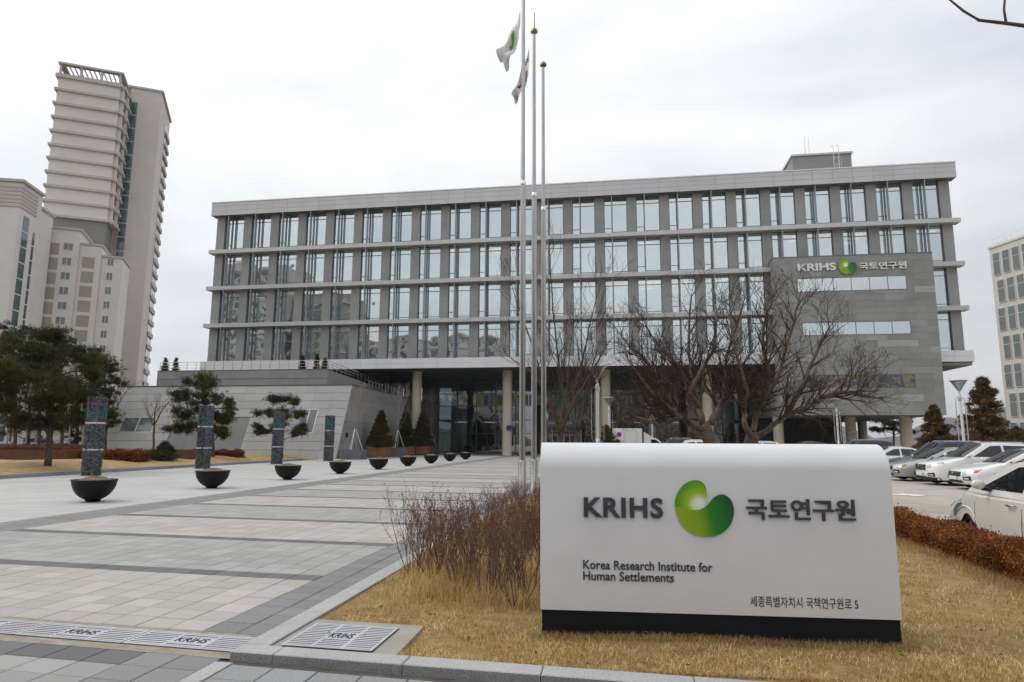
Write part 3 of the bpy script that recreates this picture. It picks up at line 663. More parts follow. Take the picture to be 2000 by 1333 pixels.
# ------------------------------------------------------------------ the institute's green leaf emblem (unit size, centre at 0)
def emblem_mats():
    out = []
    for kind in (0, 1):
        m, n, l, p = new_mat('emblem%d' % kind); t = m.node_tree
        s = n.new('ShaderNodeSeparateXYZ'); l.new(n.new('ShaderNodeTexCoord').outputs['Object'], s.inputs[0])
        rp_ = n.new('ShaderNodeValToRGB'); cr = rp_.color_ramp
        if kind == 0:
            dx = vmath(t, 'ADD', s.outputs['X'], .09); dz = vmath(t, 'SUBTRACT', s.outputs['Z'], .07)
            d = vmath(t, 'POWER', vmath(t, 'ADD', vmath(t, 'MULTIPLY', dx, dx), vmath(t, 'MULTIPLY', dz, dz)), .5)
            l.new(vmath(t, 'MULTIPLY', d, 2.2), rp_.inputs[0])
            for i, (q, c) in enumerate(((0, (.85, .88, .80)), (.20, (.72, .78, .55)), (.42, (.36, .48, .02)), (.68, (.16, .38, .01)), (1, (.015, .22, .01)))):
                e_ = cr.elements[i] if i < 2 else cr.elements.new(q); e_.position = q; e_.color = (*c, 1)
        else:
            l.new(vmath(t, 'ADD', vmath(t, 'MULTIPLY', vmath(t, 'ADD', s.outputs['X'], vmath(t, 'MULTIPLY', s.outputs['Z'], .25)), 1.0), .5), rp_.inputs[0])
            for i, (q, c) in enumerate(((0, (.30, .42, .01)), (.35, (.22, .36, .005)), (.58, (.015, .20, .004)), (.8, (.005, .14, .015)), (1, (.004, .07, .02)))):
                e_ = cr.elements[i] if i < 2 else cr.elements.new(q); e_.position = q; e_.color = (*c, 1)
        l.new(rp_.outputs[0], p.inputs['Base Color']); p.inputs['Roughness'].default_value = .35; out.append(m)
    return out
EMB = emblem_mats()
def smooth_poly(pts, k=4):
    P = [Vector((a, b)) for a, b in pts]; n = len(P); out = []
    for i in range(n-1):
        p0, p1, p2, p3 = P[max(i-1, 0)], P[i], P[i+1], P[min(i+2, n-1)]
        for j in range(k):
            t = j/k; out.append(.5*((2*p1)+(p2-p0)*t+(2*p0-5*p1+4*p2-p3)*t*t+(3*p1-p0-3*p2+p3)*t**3))
    out.append(P[-1]); return [(q.x, q.y) for q in out]
A_ = smooth_poly([(882,315),(893,270),(899,215),(893,175),(875,148),(848,135),(818,134),(780,145),(740,172),(705,220),(688,265),(684,310)])
B_ = smooth_poly([(684,310),(700,315),(740,325),(800,333),(845,330),(882,315)])
C_ = smooth_poly([(684,310),(690,350),(700,380),(722,430),(760,470),(805,495),(850,507),(900,509),(950,502),(1000,478),(1040,440),(1065,395),(1077,345),(1075,300),(1062,265),(1040,240),(1015,228),(990,228),(960,240),(930,268),(905,300),(882,315)])
nrm = lambda L_: [((x-880)/392, (321-y)/392) for x, y in L_]
def emblem(parent, cx, cy, cz, size, depth=.03, rz=0):
    up = nrm(A_+B_[1:-1]); lo = nrm(C_+B_[::-1][1:-1])
    for nm, pl, m_ in (('emblem_upper', up, EMB[0]), ('emblem_lower', lo, EMB[1])):
        mb = MB(); mb.prism(pl[::-1], -depth/size, 0, 'y'); o = ob(nm, mb.mesh(nm, m_), parent, (cx, cy, cz), rz); o.scale = (size,)*3
# ------------------------------------------------------------------ monument sign in the lawn
SA = Vector((-.69, 5.90, 0)); SE = Vector((2.93, .18, 0)); SL = SE.length; SE.normalize(); SN = Vector((-SE.y, SE.x, 0)); srz = math.atan2(SE.y, SE.x)
def on_sign(px, py):
    d = Vector(ray(px, py)); o = Vector((0, 0, CAM_H)); t = (SA-o).dot(SN)/d.dot(SN); q = o+d*t-SA; return q.dot(SE), q.z
sign = thing('monument_sign', 'wide white KRIHS entrance sign on a dark base in the dry lawn', 'sign', SA, rz=srz)
mb = MB(); mb.box(.012, SL-.012, .014, .50, -.12, .225); ob('base', mb.mesh('base', M['charcoal']), sign)
R0 = .235; top = 1.632; prof = [(0, .226)]+[(R0*(1-math.cos(a)), top-R0+R0*math.sin(a)) for a in np.linspace(0, math.pi/2, 12)]+[(.52, top), (.52, .226)]
mb = MB(); n = len(prof)
for x in (0, .004, SL-.004, SL):
    ins = .004 if x in (0, SL) else 0
    cy_, cz_ = .26, .9
    for a, b in prof: mb.v.append((x, a+(ins if a < .26 else -ins), b-(ins if b > .9 else -ins)))
for k in range(3):
    for i in range(n): mb.f.append((k*n+i, (k+1)*n+i, (k+1)*n+(i+1) % n, k*n+(i+1) % n)); mb.m.append(0)
mb.f.append(tuple(range(n))); mb.m.append(0); mb.f.append(tuple(range(3*n, 4*n))[::-1]); mb.m.append(0)
pn = ob('panel', mb.mesh('panel', M['white'], False), sign)
for i in range(12): pass
pn.data.polygons.foreach_set('use_smooth', [len(p.vertices) == 4 for p in pn.data.polygons])
md = pn.modifiers.new('es', 'EDGE_SPLIT'); md.split_angle = R_(35)
def sign_text(body, pl, pr_, ytop_l, ybot_l, ytop_r, ybot_r, off, ex, nm='lettering', sp=1.0):
    x0, zt0 = on_sign(pl, ytop_l); _, zb0 = on_sign(pl, ybot_l); x1, zt1 = on_sign(pr_, ytop_r); _, zb1 = on_sign(pr_, ybot_r)
    me = fit_text(text_mesh(nm, body, .2, ex, off, M['letter'], spacing=sp), x0, x1, (zb0+zb1)/2, (zt0+zt1)/2)
    ob(nm, me, sign, (0, -ex-.001, 0))
sign_text('KRIHS', 1140, 1294, 971, 1010, 973, 1013, .0062, .009, sp=1.12)
sign_text('국토연구원', 1456, 1668, 974, 1015, 976, 1018, .0034, .009)
sign_text('Korea Research Institute for', 1139, 1391, 1094, 1112, 1099, 1117, .0024, .003)
sign_text('Human Settlements', 1139, 1316, 1116, 1134, 1119, 1137, .0024, .003)
sign_text('세종특별자치시 국책연구원로 5', 1465, 1675, 1165, 1186, 1169, 1190, .0006, .001)
ex0_, ez0 = on_sign(1375, 993); ew = on_sign(1432, 993)[0]-on_sign(1318, 993)[0]
emblem(sign, ex0_, -.001, ez0, ew, .012)
# the same name on the stone block, and on the canopy
def wall_text(body, x0, x1, y0, y1, Y, off, ex, nm='lettering', mat_='letter_white'):
    a = onY(x0, y1, Y); b = onY(x1, y0, Y)
    ob(nm, fit_text(text_mesh(nm, body, 1, ex, off, M[mat_]), a.x, b.x, a.z, b.z), inst, (-IL.x, Y-ex-.002-IL.y, -IL.z))
wall_text('KRIHS', 1558, 1631, 514, 531, QY, .026, .09); wall_text('국토연구원', 1678, 1769, 511, 528, QY, .018, .09)
q = onY(1654.5, 521.5, QY); emblem(inst, q.x-IL.x, QY-.02-IL.y, q.z-IL.z, onY(1672, 521, QY).x-onY(1637, 521, QY).x, .15)
wall_text('KRIHS', 1070, 1087, 823.5, 829, 80, .02, .03); wall_text('국토연구원', 1096, 1119, 824, 829.5, 80, .015, .03)
q = onY(1091.5, 825.5, 80); emblem(inst, q.x-IL.x, 79.97-IL.y, q.z-IL.z, .55, .03)
# blue notice on the entrance column and plaque on the annex
q = onY(994, 836, 71.6); mb = MB(); mb.box(q.x-.28, q.x+.28, 71.58, 71.66, q.z-.25, q.z+.25); ipart('notice', mb, M['plaque'])
# ------------------------------------------------------------------ bowl planters
def bowl():
    t = thing('bowl_planter', 'x', 'planter', (0, 0, 0), 'black bowl planters along the walk')
    mb = MB(); pr_ = [(0, 0), (.15, 0), (.17, .01)]+[(.53*math.sin(a), .565-.545*math.cos(a)) for a in np.linspace(.36, 1.49, 16)]+[(.545, .545), (.548, .575), (.515, .575), (.49, .52), (0, .50)]
    mb.lathe(pr_, 48); ob('bowl', mb.mesh('bowl', M['bowl'], True), t)
    r = random.Random(3); mb = MB(); n, k = 28, 8
    for i in range(k+1):
        rr = .50*(1-i/k)
        for j in range(n):
            a = 2*math.pi*j/n; mb.v.append((rr*math.cos(a), rr*math.sin(a), .50+.15*(1-(rr/.5)**2)+r.uniform(-.012, .012)))
    for i in range(k):
        for j in range(n): mb.f.append((i*n+j, i*n+(j+1) % n, (i+1)*n+(j+1) % n, (i+1)*n+j)); mb.m.append(0)
    for _ in range(260):
        a = r.uniform(0, 6.28); rr = .48*math.sqrt(r.random()); z = .505+.15*(1-(rr/.5)**2); s = r.uniform(.008, .02)
        c = Vector((rr*math.cos(a), rr*math.sin(a), z)); b = len(mb.v)
        for d in ((1, 0, 0), (-1, .3, 0), (0, 1, .2), (0, -1, 0), (.1, 0, 1)): mb.v.append(tuple(c+Vector(d)*s*r.uniform(.6, 1.4)))
        for f in ((0, 2, 4), (2, 1, 4), (1, 3, 4), (3, 0, 4)): mb.f.append(tuple(b+i for i in f)); mb.m.append(0)
    ob('soil', mb.mesh('soil', M['soil']), t); return t
bw = bowl(); rb = random.Random(9)
for i in range(9):
    o = bw if i == 0 else copy_tree(bw)
    o.location = (-13.74+.07*i, 15.95+5.12*i, 0); o.rotation_euler[2] = rb.uniform(0, 6); s = rb.uniform(.98, 1.02); o.scale = (s, s, s)
    o['label'] = '%s black bowl planter of the row beside the walk' % ORD[i]
# ------------------------------------------------------------------ gabion pillars
def pillar(i, X, Y, h):
    t = thing('gabion_pillar', '%s of the four dark stone-filled gabion pillars on the forecourt' % ['nearest', 'second nearest', 'third nearest', 'farthest'][i], 'pillar', (X, Y, 0), 'gabion pillars')
    r = random.Random(40+i); hw = .28
    mb = MB(); mb.box(-hw+.05, hw-.05, -hw+.05, hw-.05, 0, h-.02); ob('core', mb.mesh('core', M['gabion_in']), t)
    st = MB(); gl = MB()
    for side in range(4):
        f = lambda a, dep: {0: (a, -hw+dep), 1: (hw-dep, a), 2: (-a, hw-dep), 3: (-hw+dep, -a)}[side]
        pts_ = []
        for _ in range(2500):
            q = (r.uniform(-hw, hw), r.uniform(0, h)); fine = .715*h < q[1] < .83*h
            if all((q[0]-p[0])**2+((q[1]-p[1])*1.25)**2 > (.055 if fine else .095)**2 for p in pts_): pts_.append(q)
        for p in pts_:
            poly_ = [(-hw, 0), (hw, 0), (hw, h), (-hw, h)]
            for q in pts_:
                dx, dy = q[0]-p[0], q[1]-p[1]; d2 = dx*dx+dy*dy
                if q is p or d2 > .16: continue
                c_ = (dx*(p[0]+q[0])+dy*(p[1]+q[1]))/2; new = []
                for (x0, y0), (x1, y1) in zip(poly_, poly_[1:]+poly_[:1]):
                    s0, s1 = dx*x0+dy*y0-c_, dx*x1+dy*y1-c_
                    if s0 <= 0: new.append((x0, y0))
                    if s0*s1 < 0: k = s0/(s0-s1); new.append((x0+(x1-x0)*k, y0+(y1-y0)*k))
                poly_ = new
            n_ = len(poly_)
            if n_ < 3: continue
            cx, cz_ = sum(q[0] for q in poly_)/n_, sum(q[1] for q in poly_)/n_; d = r.uniform(-.012, .022)
            lo = [(*f(cx+(x-cx)*.95, .07), cz_+(z-cz_)*.95) for x, z in poly_]; hi = [(*f(cx+(x-cx)*.74, -d+r.uniform(-.01, .01)), cz_+(z-cz_)*.74) for x, z in poly_]
            (gl if .715*h < p[1] < .83*h else st).add(lo+hi, [tuple(range(n_, 2*n_))]+[(k, (k+1) % n_, n_+(k+1) % n_, n_+k) for k in range(n_)])
    tag(ob('stones', st.mesh('stones', M['gabion']), t), kind='stuff'); tag(ob('glass_cullet', gl.mesh('glass_cullet', M['teal']), t), kind='stuff')
    for zz in (.325, .665):
        b = MB(); a = hw+.012
        b.box(-a, a, -a, -a+.02, zz*h-.035, zz*h+.035); b.box(-a, a, a-.02, a, zz*h-.035, zz*h+.035); b.box(-a, -a+.02, -a+.02, a-.02, zz*h-.035, zz*h+.035); b.box(a-.02, a, -a+.02, a-.02, zz*h-.035, zz*h+.035)
        ob('steel_band', b.mesh('steel_band', M['alu_white']), t)
    wm = MB()
    for k in range(6): 
        a = -hw+2*hw*k/5; wm.tube([(a, -hw-.02, 0), (a, -hw-.02, h)], .004, 4); wm.tube([(hw+.02, a, 0), (hw+.02, a, h)], .004, 4)
    for k in range(int(h/.2)): wm.tube([(-hw, -hw-.02, k*.2), (hw, -hw-.02, k*.2)], .003, 4); wm.tube([(hw+.02, -hw, k*.2), (hw+.02, hw, k*.2)], .003, 4)
    ob('wire_mesh', wm.mesh('wire_mesh', M['frame']), t)
for i, (X, Y) in enumerate(((-23.4, 26.9), (-23.1, 34.6), (-22.75, 42.2), (-22.3, 49.3))): pillar(i, X, Y, 3.5)
# ------------------------------------------------------------------ flagpoles and flags
def pole(X, Y, H, spike, lab):
    t = thing('flagpole', lab, 'flagpole', (X, Y, 0), 'steel flagpoles by the walk')
    zb = lawn_z(X, Y)-.05
    sl = MB(); sl.lathe([(.13, zb), (.13, zb+.1), (.108, zb+.12), (.108, 1.08), (.10, 1.10), (.082, 1.10)], 24); s_ = ob('sleeve', sl.mesh('sleeve', M['steel'], True), t)
    bo = MB()
    for z in (.45, .85):
        for a in (3.6, 4.9, 5.9): bo.lathe([(0, 0), (.016, 0), (.016, .012), (0, .016)], 8, 0, (0, 0, 0), 'y'); 
        b0 = bo.v; k = len(b0)-8*4*3
        for m_i, a in enumerate((3.6, 4.9, 5.9)):
            for q in range(32):
                x, y, zz = b0[k+m_i*32+q]; y = -y-.106; b0[k+m_i*32+q] = (-y*math.cos(a)+x*math.sin(a), -y*math.sin(a)-x*math.cos(a), zz+z)
    ob('bolt', bo.mesh('bolt', M['steel_cap']), s_)
    zj = 9.2
    lo = MB(); lo.lathe([(.081, 1.0), (.08, zj)], 24); ob('lower_tube', lo.mesh('lower_tube', M['steel'], True), t)
    rg = MB(); rg.lathe([(.083, zj-.06), (.086, zj-.05), (.086, zj+.02), (.062, zj+.10), (.055, zj+.10)], 24); ob('reducer', rg.mesh('reducer', M['steel_cap'], True), t)
    up = MB(); up.lathe([(.056, zj), (.044, H-.1), (.044, H)], 20); ob('upper_tube', up.mesh('upper_tube', M['steel'], True), t)
    fi = MB(); fi.lathe([(0, H-.01), (.05, H), (.06, H+.03), (.11, H+.06), (.115, H+.09), (.09, H+.12), (.10, H+.15), (.05, H+.19), (.02, H+.22)]+([(.018, H+.75), (0, H+.8)] if spike else [(0, H+.23)]), 18); ob('finial', fi.mesh('finial', M['brass'], True), t)
    ro = MB(); ro.tube([(-.075, -.05, 1.25), (-.06, -.04, H-.05)], .006, 4); ob('halyard', ro.mesh('halyard', M['letter_white']), t)
    return t
pole(-2.68, 18.6, 16.3, True, 'left and tallest of the three steel flagpoles, carrying the white flag')
pole(-2.475, 19.6, 14.65, True, 'middle steel flagpole with a spiked brass finial')
pole(-2.33, 20.9, 14.25, False, 'right and shortest steel flagpole with no flag')
def flag(name, lab, pts, Y, design, mats, seed):
    T0, B0, T1, B1 = [onY(px, py, Y) for px, py in pts]; nu, nv = 60, 40; r = random.Random(seed)
    o0 = Vector(T0); mb = MB()
    for i in range(nu+1):
        u = i/nu
        for j in range(nv+1):
            v_ = j/nv; p = (T0*(1-u)+T1*u)*(1-v_)+(B0*(1-u)+B1*u)*v_
            p = p+Vector((.05*math.sin(u*5+v_*3)*u, .13*math.sin(v_*9+u*4+seed)*u**.7*(.4+.6*u)+.10*math.sin(u*11+v_*5), -.10*math.sin(math.pi*u)+.05*math.sin(v_*9+u*3)*u)); mb.v.append(tuple(p))
    for i in range(nu):
        for j in range(nv):
            a = i*(nv+1)+j; mb.f.append((a, a+nv+1, a+nv+2, a+1)); mb.m.append(design((i+.5)/nu, (j+.5)/nv))
    o = mb.build(name, mats, smooth=True, loc=tuple(o0)); tag(o, lab, 'flag'); return o
FW_ = pm('flag_white', (.76, .76, .78), .8, .02, 1); FB = pm('flag_black', (.02, .02, .025), .8, .05, 1); FR = pm('flag_red', (.42, .02, .05), .8, .05, 1); FU = pm('flag_blue', (.01, .04, .2), .8, .05, 1); FG = pm('flag_green', (.18, .42, .03), .8, .2, 2)
def des_k(u, v_):
    x, y = (u-.5)*1.5, v_-.5; rr = math.hypot(x, y)
    if rr < .25: return 2 if y < .12*math.sin(x*12.5) else 3
    for cx, cy in ((-.5, -.3), (.5, -.3), (-.5, .3), (.5, .3)):
        a = math.atan2(cy, cx); dx, dy = x-cx, y-cy; p_, q_ = dx*math.cos(a)+dy*math.sin(a), -dx*math.sin(a)+dy*math.cos(a)
        if abs(q_) < .125 and abs(p_) < .10 and (p_+.10) % .075 < .048: return 1
    return 0
def des_i(u, v_):
    x, y = (u-.42)*1.5, v_-.42
    return 4 if (math.hypot(x+.02, y) < .2 and not (abs(x-.05) < .035 and y < 0)) else (1 if .30 < x < .5 and abs(y) < .05 and int(x*60) % 2 else 0)
flag('institute_flag', 'white flag with a green emblem hanging from the left flagpole', ((1016, 20), (1014, 78), (974, 108), (985, 136)), 18.55, des_i, [FW_, FB, FR, FU, FG], 1)
flag('national_flag', 'white national flag with red and black marks behind the left flagpole', ((1033, 93), (1033, 150), (1001, 182), (1003, 203)), 19.55, des_k, [FW_, FB, FR, FU, FG], 4)
# ------------------------------------------------------------------ sloping stone annex with its terrace
AX0, AX1, AY0, AY1, AZ = -47.8, -23.9, 54.3, 57.25, 6.55
ann = thing('annex', 'low stone annex with sloping panelled front and roof terrace', 'building', (-35, 56, 0)); AL = ann.location
sp = lambda X, s, d=0: (X, AY0+(AY1-AY0)*s+d*.91, AZ*s-d*.41)
body = MB(); o_ = .05
body.prism([(AY0+o_+.06, -.1), (AY1+o_, AZ-.02), (87.4, AZ-.28), (87.4, -.1)], AX0+.05, AX1-.05, 'x'); ann_b = body.build('body', M['stone_dark'], ann)
s811 = .555
opx = (onY(343, 811, 55.9).x, onY(489, 811, 55.9).x)
wins = [(onY(240, 818, 55.8).x, onY(305, 818, 55.8).x), (onY(583, 818, 55.8).x, onY(617, 818, 55.8).x)]
nrow, ncol_ = 9, 14; cw_ = (AX1-AX0)/ncol_
ra = random.Random(21)
for j in range(nrow):
    s0, s1 = j/nrow, (j+1)/nrow
    for i in range(ncol_):
        segs = [(AX0+i*cw_, AX0+(i+1)*cw_)]
        for (a, b), top_, bot in ((opx, 5, 0), (wins[0], 5, 3), (wins[1], 6, 3)):
            if bot <= j < top_:
                ns = []
                for p0, p1 in segs:
                    if p1 <= a or p0 >= b: ns.append((p0, p1)); continue
                    if p0 < a-.05: ns.append((p0, a))
                    if p1 > b+.05: ns.append((b, p1))
                segs = ns
        for p0, p1 in segs:
            m2 = MB(); g = .008; d0 = -ra.uniform(0, .012)
            P = [sp(p0+g, s0+.002, d0), sp(p1-g, s0+.002, d0), sp(p1-g, s1-.002, d0), sp(p0+g, s1-.002, d0)]; Q = [sp(p0+g, s0+.002, .05), sp(p1-g, s0+.002, .05), sp(p1-g, s1-.002, .05), sp(p0+g, s1-.002, .05)]
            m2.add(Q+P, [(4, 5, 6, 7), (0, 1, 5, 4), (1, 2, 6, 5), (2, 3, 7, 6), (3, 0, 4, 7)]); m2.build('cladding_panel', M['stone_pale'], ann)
m2 = MB(); m2.add([sp(opx[0], 0, .052), sp(opx[1], 0, .052), sp(opx[1], s811, .052), sp(opx[0], s811, .052)], [(0, 1, 2, 3)]); m2.build('porch_back', M['stone_dark'], ann)
m2 = MB(); a_ = opx[0]+.6; m2.add([sp(a_, 0, .03), sp(a_+1.2, 0, .03), sp(a_+1.2, .36, .03), sp(a_, .36, .03)], [(0, 1, 2, 3)]); m2.build('porch_door', M['frame'], ann)
for (a, b), t_ in ((wins[0], 5), (wins[1], 6)):
    s0, s1 = 3/nrow, t_/nrow
    f = MB()
    def strip(x0, x1, q0, q1, d, mb): mb.add([sp(x0, q0, d), sp(x1, q0, d), sp(x1, q1, d), sp(x0, q1, d), sp(x0, q0, .05), sp(x1, q0, .05), sp(x1, q1, .05), sp(x0, q1, .05)], [(0, 1, 2, 3), (0, 4, 5, 1), (1, 5, 6, 2), (2, 6, 7, 3), (3, 7, 4, 0)])
    e_ = .012; strip(a, b, s0, s0+e_, 0, f); strip(a, b, s1-e_, s1, 0, f); strip(a, a+.08, s0, s1, 0, f); strip(b-.08, b, s0, s1, 0, f); strip((a+b)/2-.05, (a+b)/2+.05, s0, s1, 0, f)
    fo = f.build('window', M['alu'], ann); p = MB(); strip(a+.08, b-.08, s0+e_, s1-e_, .03, p); p.build('pane', M['greyglass'], fo)
# shaded flank in long courses, following the falling top
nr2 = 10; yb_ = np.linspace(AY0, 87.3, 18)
for j in range(nr2):
    m2 = MB(); s0, s1 = j/nr2, (j+1)/nr2
    off = 0 if j % 2 else .95
    for k in range(18):
        ya, ye = 54.0+off+k*1.9, 54.0+off+(k+1)*1.9
        def zt(y, s): return (AZ-.28*(y-AY1)/30)*s
        ylo = AY0+(AY1-AY0)*s0+.02; yhi = AY0+(AY1-AY0)*s1+.02
        y0a, y0b = max(ya, ylo), max(ya, yhi); 
        if ye <= yhi+.05 or ya > 87: continue
        y1 = min(ye, 87.4); m2.add([(AX1, y0a+.006, zt(y0a, s0)+.006), (AX1, y1-.006, zt(y1, s0)+.006), (AX1, y1-.006, zt(y1, s1)-.006), (AX1, y0b+.006, zt(y0b, s1)-.006), (AX1-.05, y0a, zt(y0a, s0)), (AX1-.05, y1, zt(y1, s0)), (AX1-.05, y1, zt(y1, s1)), (AX1-.05, y0b, zt(y0b, s1))], [(0, 1, 2, 3), (0, 4, 5, 1), (2, 6, 7, 3), (3, 7, 4, 0), (1, 5, 6, 2)])
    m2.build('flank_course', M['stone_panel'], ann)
m2 = MB(); m2.box(AX0-.03, AX1+.04, AY1-.05, AY1+.4, AZ+.004, AZ+.09); m2.build('coping', M['frame'], ann)
m2 = MB(); m2.prism([(AY1+.41, AZ+.004), (AY1+.41, AZ+.09), (87.4, AZ-.19), (87.4, AZ-.27)], AX1-.3, AX1+.04, 'x'); m2.build('coping', M['frame'], ann)
for Xd, w_ in ((79.2, .9), (82.3, .9)):
    m2 = MB(); m2.box(AX1-.02, AX1+.02, Xd, Xd+w_, .02, 3.2); m2.build('side_door', M['dark'], ann)
q = onX(677, 850, AX1); m2 = MB(); m2.box(AX1+.01, AX1+.04, q.y-.28, q.y+.28, q.z-.2, q.z+.2); m2.build('plaque', M['plaque'], ann)
TX0, TX1, TY0, TZ = -45.4, -27.4, 59.5, 8.27
m2 = MB(); m2.prism([(TY0+.05, AZ-.2), (TY0+.05, TZ-.03), (86, 7.05), (86, AZ-.4)], TX0, TX1-.05, 'x'); m2.build('terrace', M['stone_dark'], ann)
n = 9; wd = (TX1-TX0)/n
for i in range(n):
    for j in range(2):
        m2 = MB(); h_ = (TZ-AZ)/2; m2.box(TX0+i*wd+.006, TX0+(i+1)*wd-.006, TY0, TY0+.045, AZ+j*h_+.096-.05*j, AZ+(j+1)*h_-.006); m2.build('terrace_panel', M['stone_panel'], ann)
tz = lambda y: TZ-(TZ-7.05)*(y-TY0)/(86-TY0)
m2 = MB(); m2.prism([(TY0+.002, AZ+.1), (TY0+.002, TZ-.004), (86, 7.046), (86, AZ-.2)], TX1-.045, TX1, 'x'); m2.build('terrace_flank', M['stone_panel'], ann)
m2 = MB(); m2.box(TX0-.02, TX1+.03, TY0-.03, TY0+.3, TZ+.002, TZ+.07); m2.build('terrace_coping', M['frame'], ann)
def railing(pts, n, h, nm='railing'):
    mb = MB(); P = [Vector(p) for p in pts]
    for a, b in zip(P, P[1:]):
        for i in range(n+1):
            q = a.lerp(b, i/n); mb.tube([q, q+Vector((0, 0, h))], .022, 5)
        for k in (.33, .66, 1): mb.tube([a+Vector((0, 0, h*k)), b+Vector((0, 0, h*k))], .018 if k < 1 else .026, 5)
    mb.build(nm, M['steel_cap'], ann)
railing([(TX0+.1, TY0+.2, TZ+.05), (TX1-.15, TY0+.2, TZ+.05)], 18, .85); railing([(TX1-.15, TY0+.3, TZ+.04), (TX1-.15, 85.5, 7.1)], 24, .85)
railing([(AX1-.25, 62, AZ-.0), (AX1-.25, 86.5, AZ-.22)], 26, .8)
# ------------------------------------------------------------------ lamp posts
def lamp(loc, lab, H=5.05):
    t = thing('lamp_post', lab, 'lamp post', loc, 'lamp posts of the car park')
    mb = MB(); mb.lathe([(.13, -.05), (.13, .05), (.085, .06), (.085, 1.75), (.07, 1.76), (.07, 1.8)], 16); ob('pole', mb.mesh('pole', M['alu'], True), t)
    mb = MB(); mb.lathe([(.068, 1.8), (.068, H-1.15)], 16); ob('light_tube', mb.mesh('light_tube', M['letter_white'], True), t)
    mb = MB(); mb.lathe([(.085, H-1.15), (.09, H-1.13), (.085, H-.85), (.05, H-.8), (.045, H-.62)], 16); ob('collar', mb.mesh('collar', M['alu'], True), t)
    for a in (0, 1.57, 3.14, 4.71):
        c, s = math.cos(a+.4), math.sin(a+.4); m2 = MB()
        m2.tube([(c*q*.30, s*q*.30, z) for q, z in ((.25, 1.62), (.7, 1.62), (.95, 1.72), (1, 1.95), (1, H-1.3), (.95, H-1.07), (.7, H-.98), (.25, H-.98))], .014, 6); ob('side_rod', m2.mesh('side_rod', M['alu'], True), t)
    m2 = MB(); m2.lathe([(.06, H-.62), (.40, H-.06)], 24); m2.lathe([(.395, H-.062), (.055, H-.62)], 24); hd = ob('lantern', m2.mesh('lantern', glass('lantern_glass', .12, (.75, .76, .76), wav=0, rough=.05) if 'lantern' not in M else M['lantern'], True), t)
    m2 = MB()
    for k in range(8):
        a = k*math.pi/4; m2.tube([(.062*math.cos(a), .062*math.sin(a), H-.62), (.403*math.cos(a), .403*math.sin(a), H-.06)], .008, 4)
    ob('lantern_rib', m2.mesh('lantern_rib', M['alu']), hd)
    m2 = MB(); m2.lathe([(0, H-.02), (.30, H-.04), (.46, H-.06), (.47, H-.035), (.30, H), (0, H+.02)], 24); ob('cap', m2.mesh('cap', M['alu'], True), t)
    return t
M['lantern'] = glass('lantern_glass', .12, (.75, .76, .76), wav=0, rough=.05)
def lamp_at(px, py, Y): p = onY(px, py, Y); return (p.x, Y, 0)
l0 = lamp(lamp_at(1168, 860, 30.5), 'tall lamp post in front of the left bare tree')
for (px, py, Y), lab in zip(((1190, 860, 53), (1274, 850, 68), (1637, 850, 56), (1882, 855, 39.5)), ('lamp post beside the concrete column and green bush', 'lamp post behind the white truck', 'lamp post before the stone block', 'lamp post between the two rusty conifers')):
    c = copy_tree(l0); c.location = lamp_at(px, py, Y); c['label'] = lab
# ------------------------------------------------------------------ apartment towers and offices around
def zat(O, px, py):
    d = ray(px, py); return CAM_H+d[2]*math.hypot(O.x, O.y)/math.hypot(d[0], d[1])
def hd(deg): a = R_(deg)+YAW; return Vector((math.sin(a), math.cos(a), 0))
class RB:        # boxes in a turned frame
    def __init__(s, O, u, v): s.O = Vector((O.x, O.y, 0)); s.u = u; s.v = v
    def box(s, mb, a0, a1, b0, b1, z0, z1, mi=0):
        P = lambda a, b, z: tuple(s.O+s.u*a+s.v*b+Vector((0, 0, z)))
        mb.add([P(a0,b0,z0),P(a1,b0,z0),P(a1,b1,z0),P(a0,b1,z0),P(a0,b0,z1),P(a1,b0,z1),P(a1,b1,z1),P(a0,b1,z1)], [(0,3,2,1),(4,5,6,7),(0,1,5,4),(1,2,6,5),(2,3,7,6),(3,0,4,7)], mi); return mb
OA = deep(33, 860, 140); uA, vA = hd(69), hd(-21); fa = RB(OA, uA, vA)
tow = thing('apartment_tower', 'tallest cream apartment tower with stacked ledges and an open roof crown', 'building', (OA.x, OA.y, 0))
zA = zat(OA, 113, 120); led = [zat(OA, px, py) for px, py in ((110, 143), (107, 171), (104, 198), (101, 225), (98, 252), (95, 279), (92, 305), (89, 332), (86, 359), (83, 388))]
zlow = zat(OA, 80, 419); zg = zat(OA, 74, 485)
fa.box(MB(), 0, 12.4, 0, 7, zlow, led[0]).build('upper_wall', M['apt'], tow)
fa.box(MB(), .05, 12.3, .1, 7, zg, zlow).build('grey_storey', M['apt_grey'], tow); fa.box(MB(), 0, 12.6, .05, 7, 0, zg).build('lower_wall', M['apt'], tow)
for i, z in enumerate(led+[zlow+.3]):
    m2 = MB(); h_ = .55 if i else .9; fa.box(m2, -.5, 12.9, -.5, 7, z-h_, z)
    fa.box(m2, 12.9, 13.5, .8, 3.6, z-h_, z); fa.box(m2, 12.9, 13.9, 3.9, 6.8, z-h_, z); m2.build('ledge', M['ledge'], tow)
for i in range(10):
    z1 = led[i]; z0 = (led+[zlow+.3])[i+1]
    m2 = MB(); fa.box(m2, 12.42, 13.2, 1.0, 3.3, z0+.0, z1-.58); fa.box(m2, 12.42, 13.6, 4.2, 6.5, z0, z1-.58); m2.build('bay', M['apt'], tow)
    for b in (1.4, 4.6):
        m3 = MB(); a_ = 13.22 if b < 3 else 13.62; fa.box(m3, a_, a_+.05, b, b+1.5, z0+.9, z1-.75); m3.build('window', M['greyglass'], tow)
cr = MB(); zc = led[0]
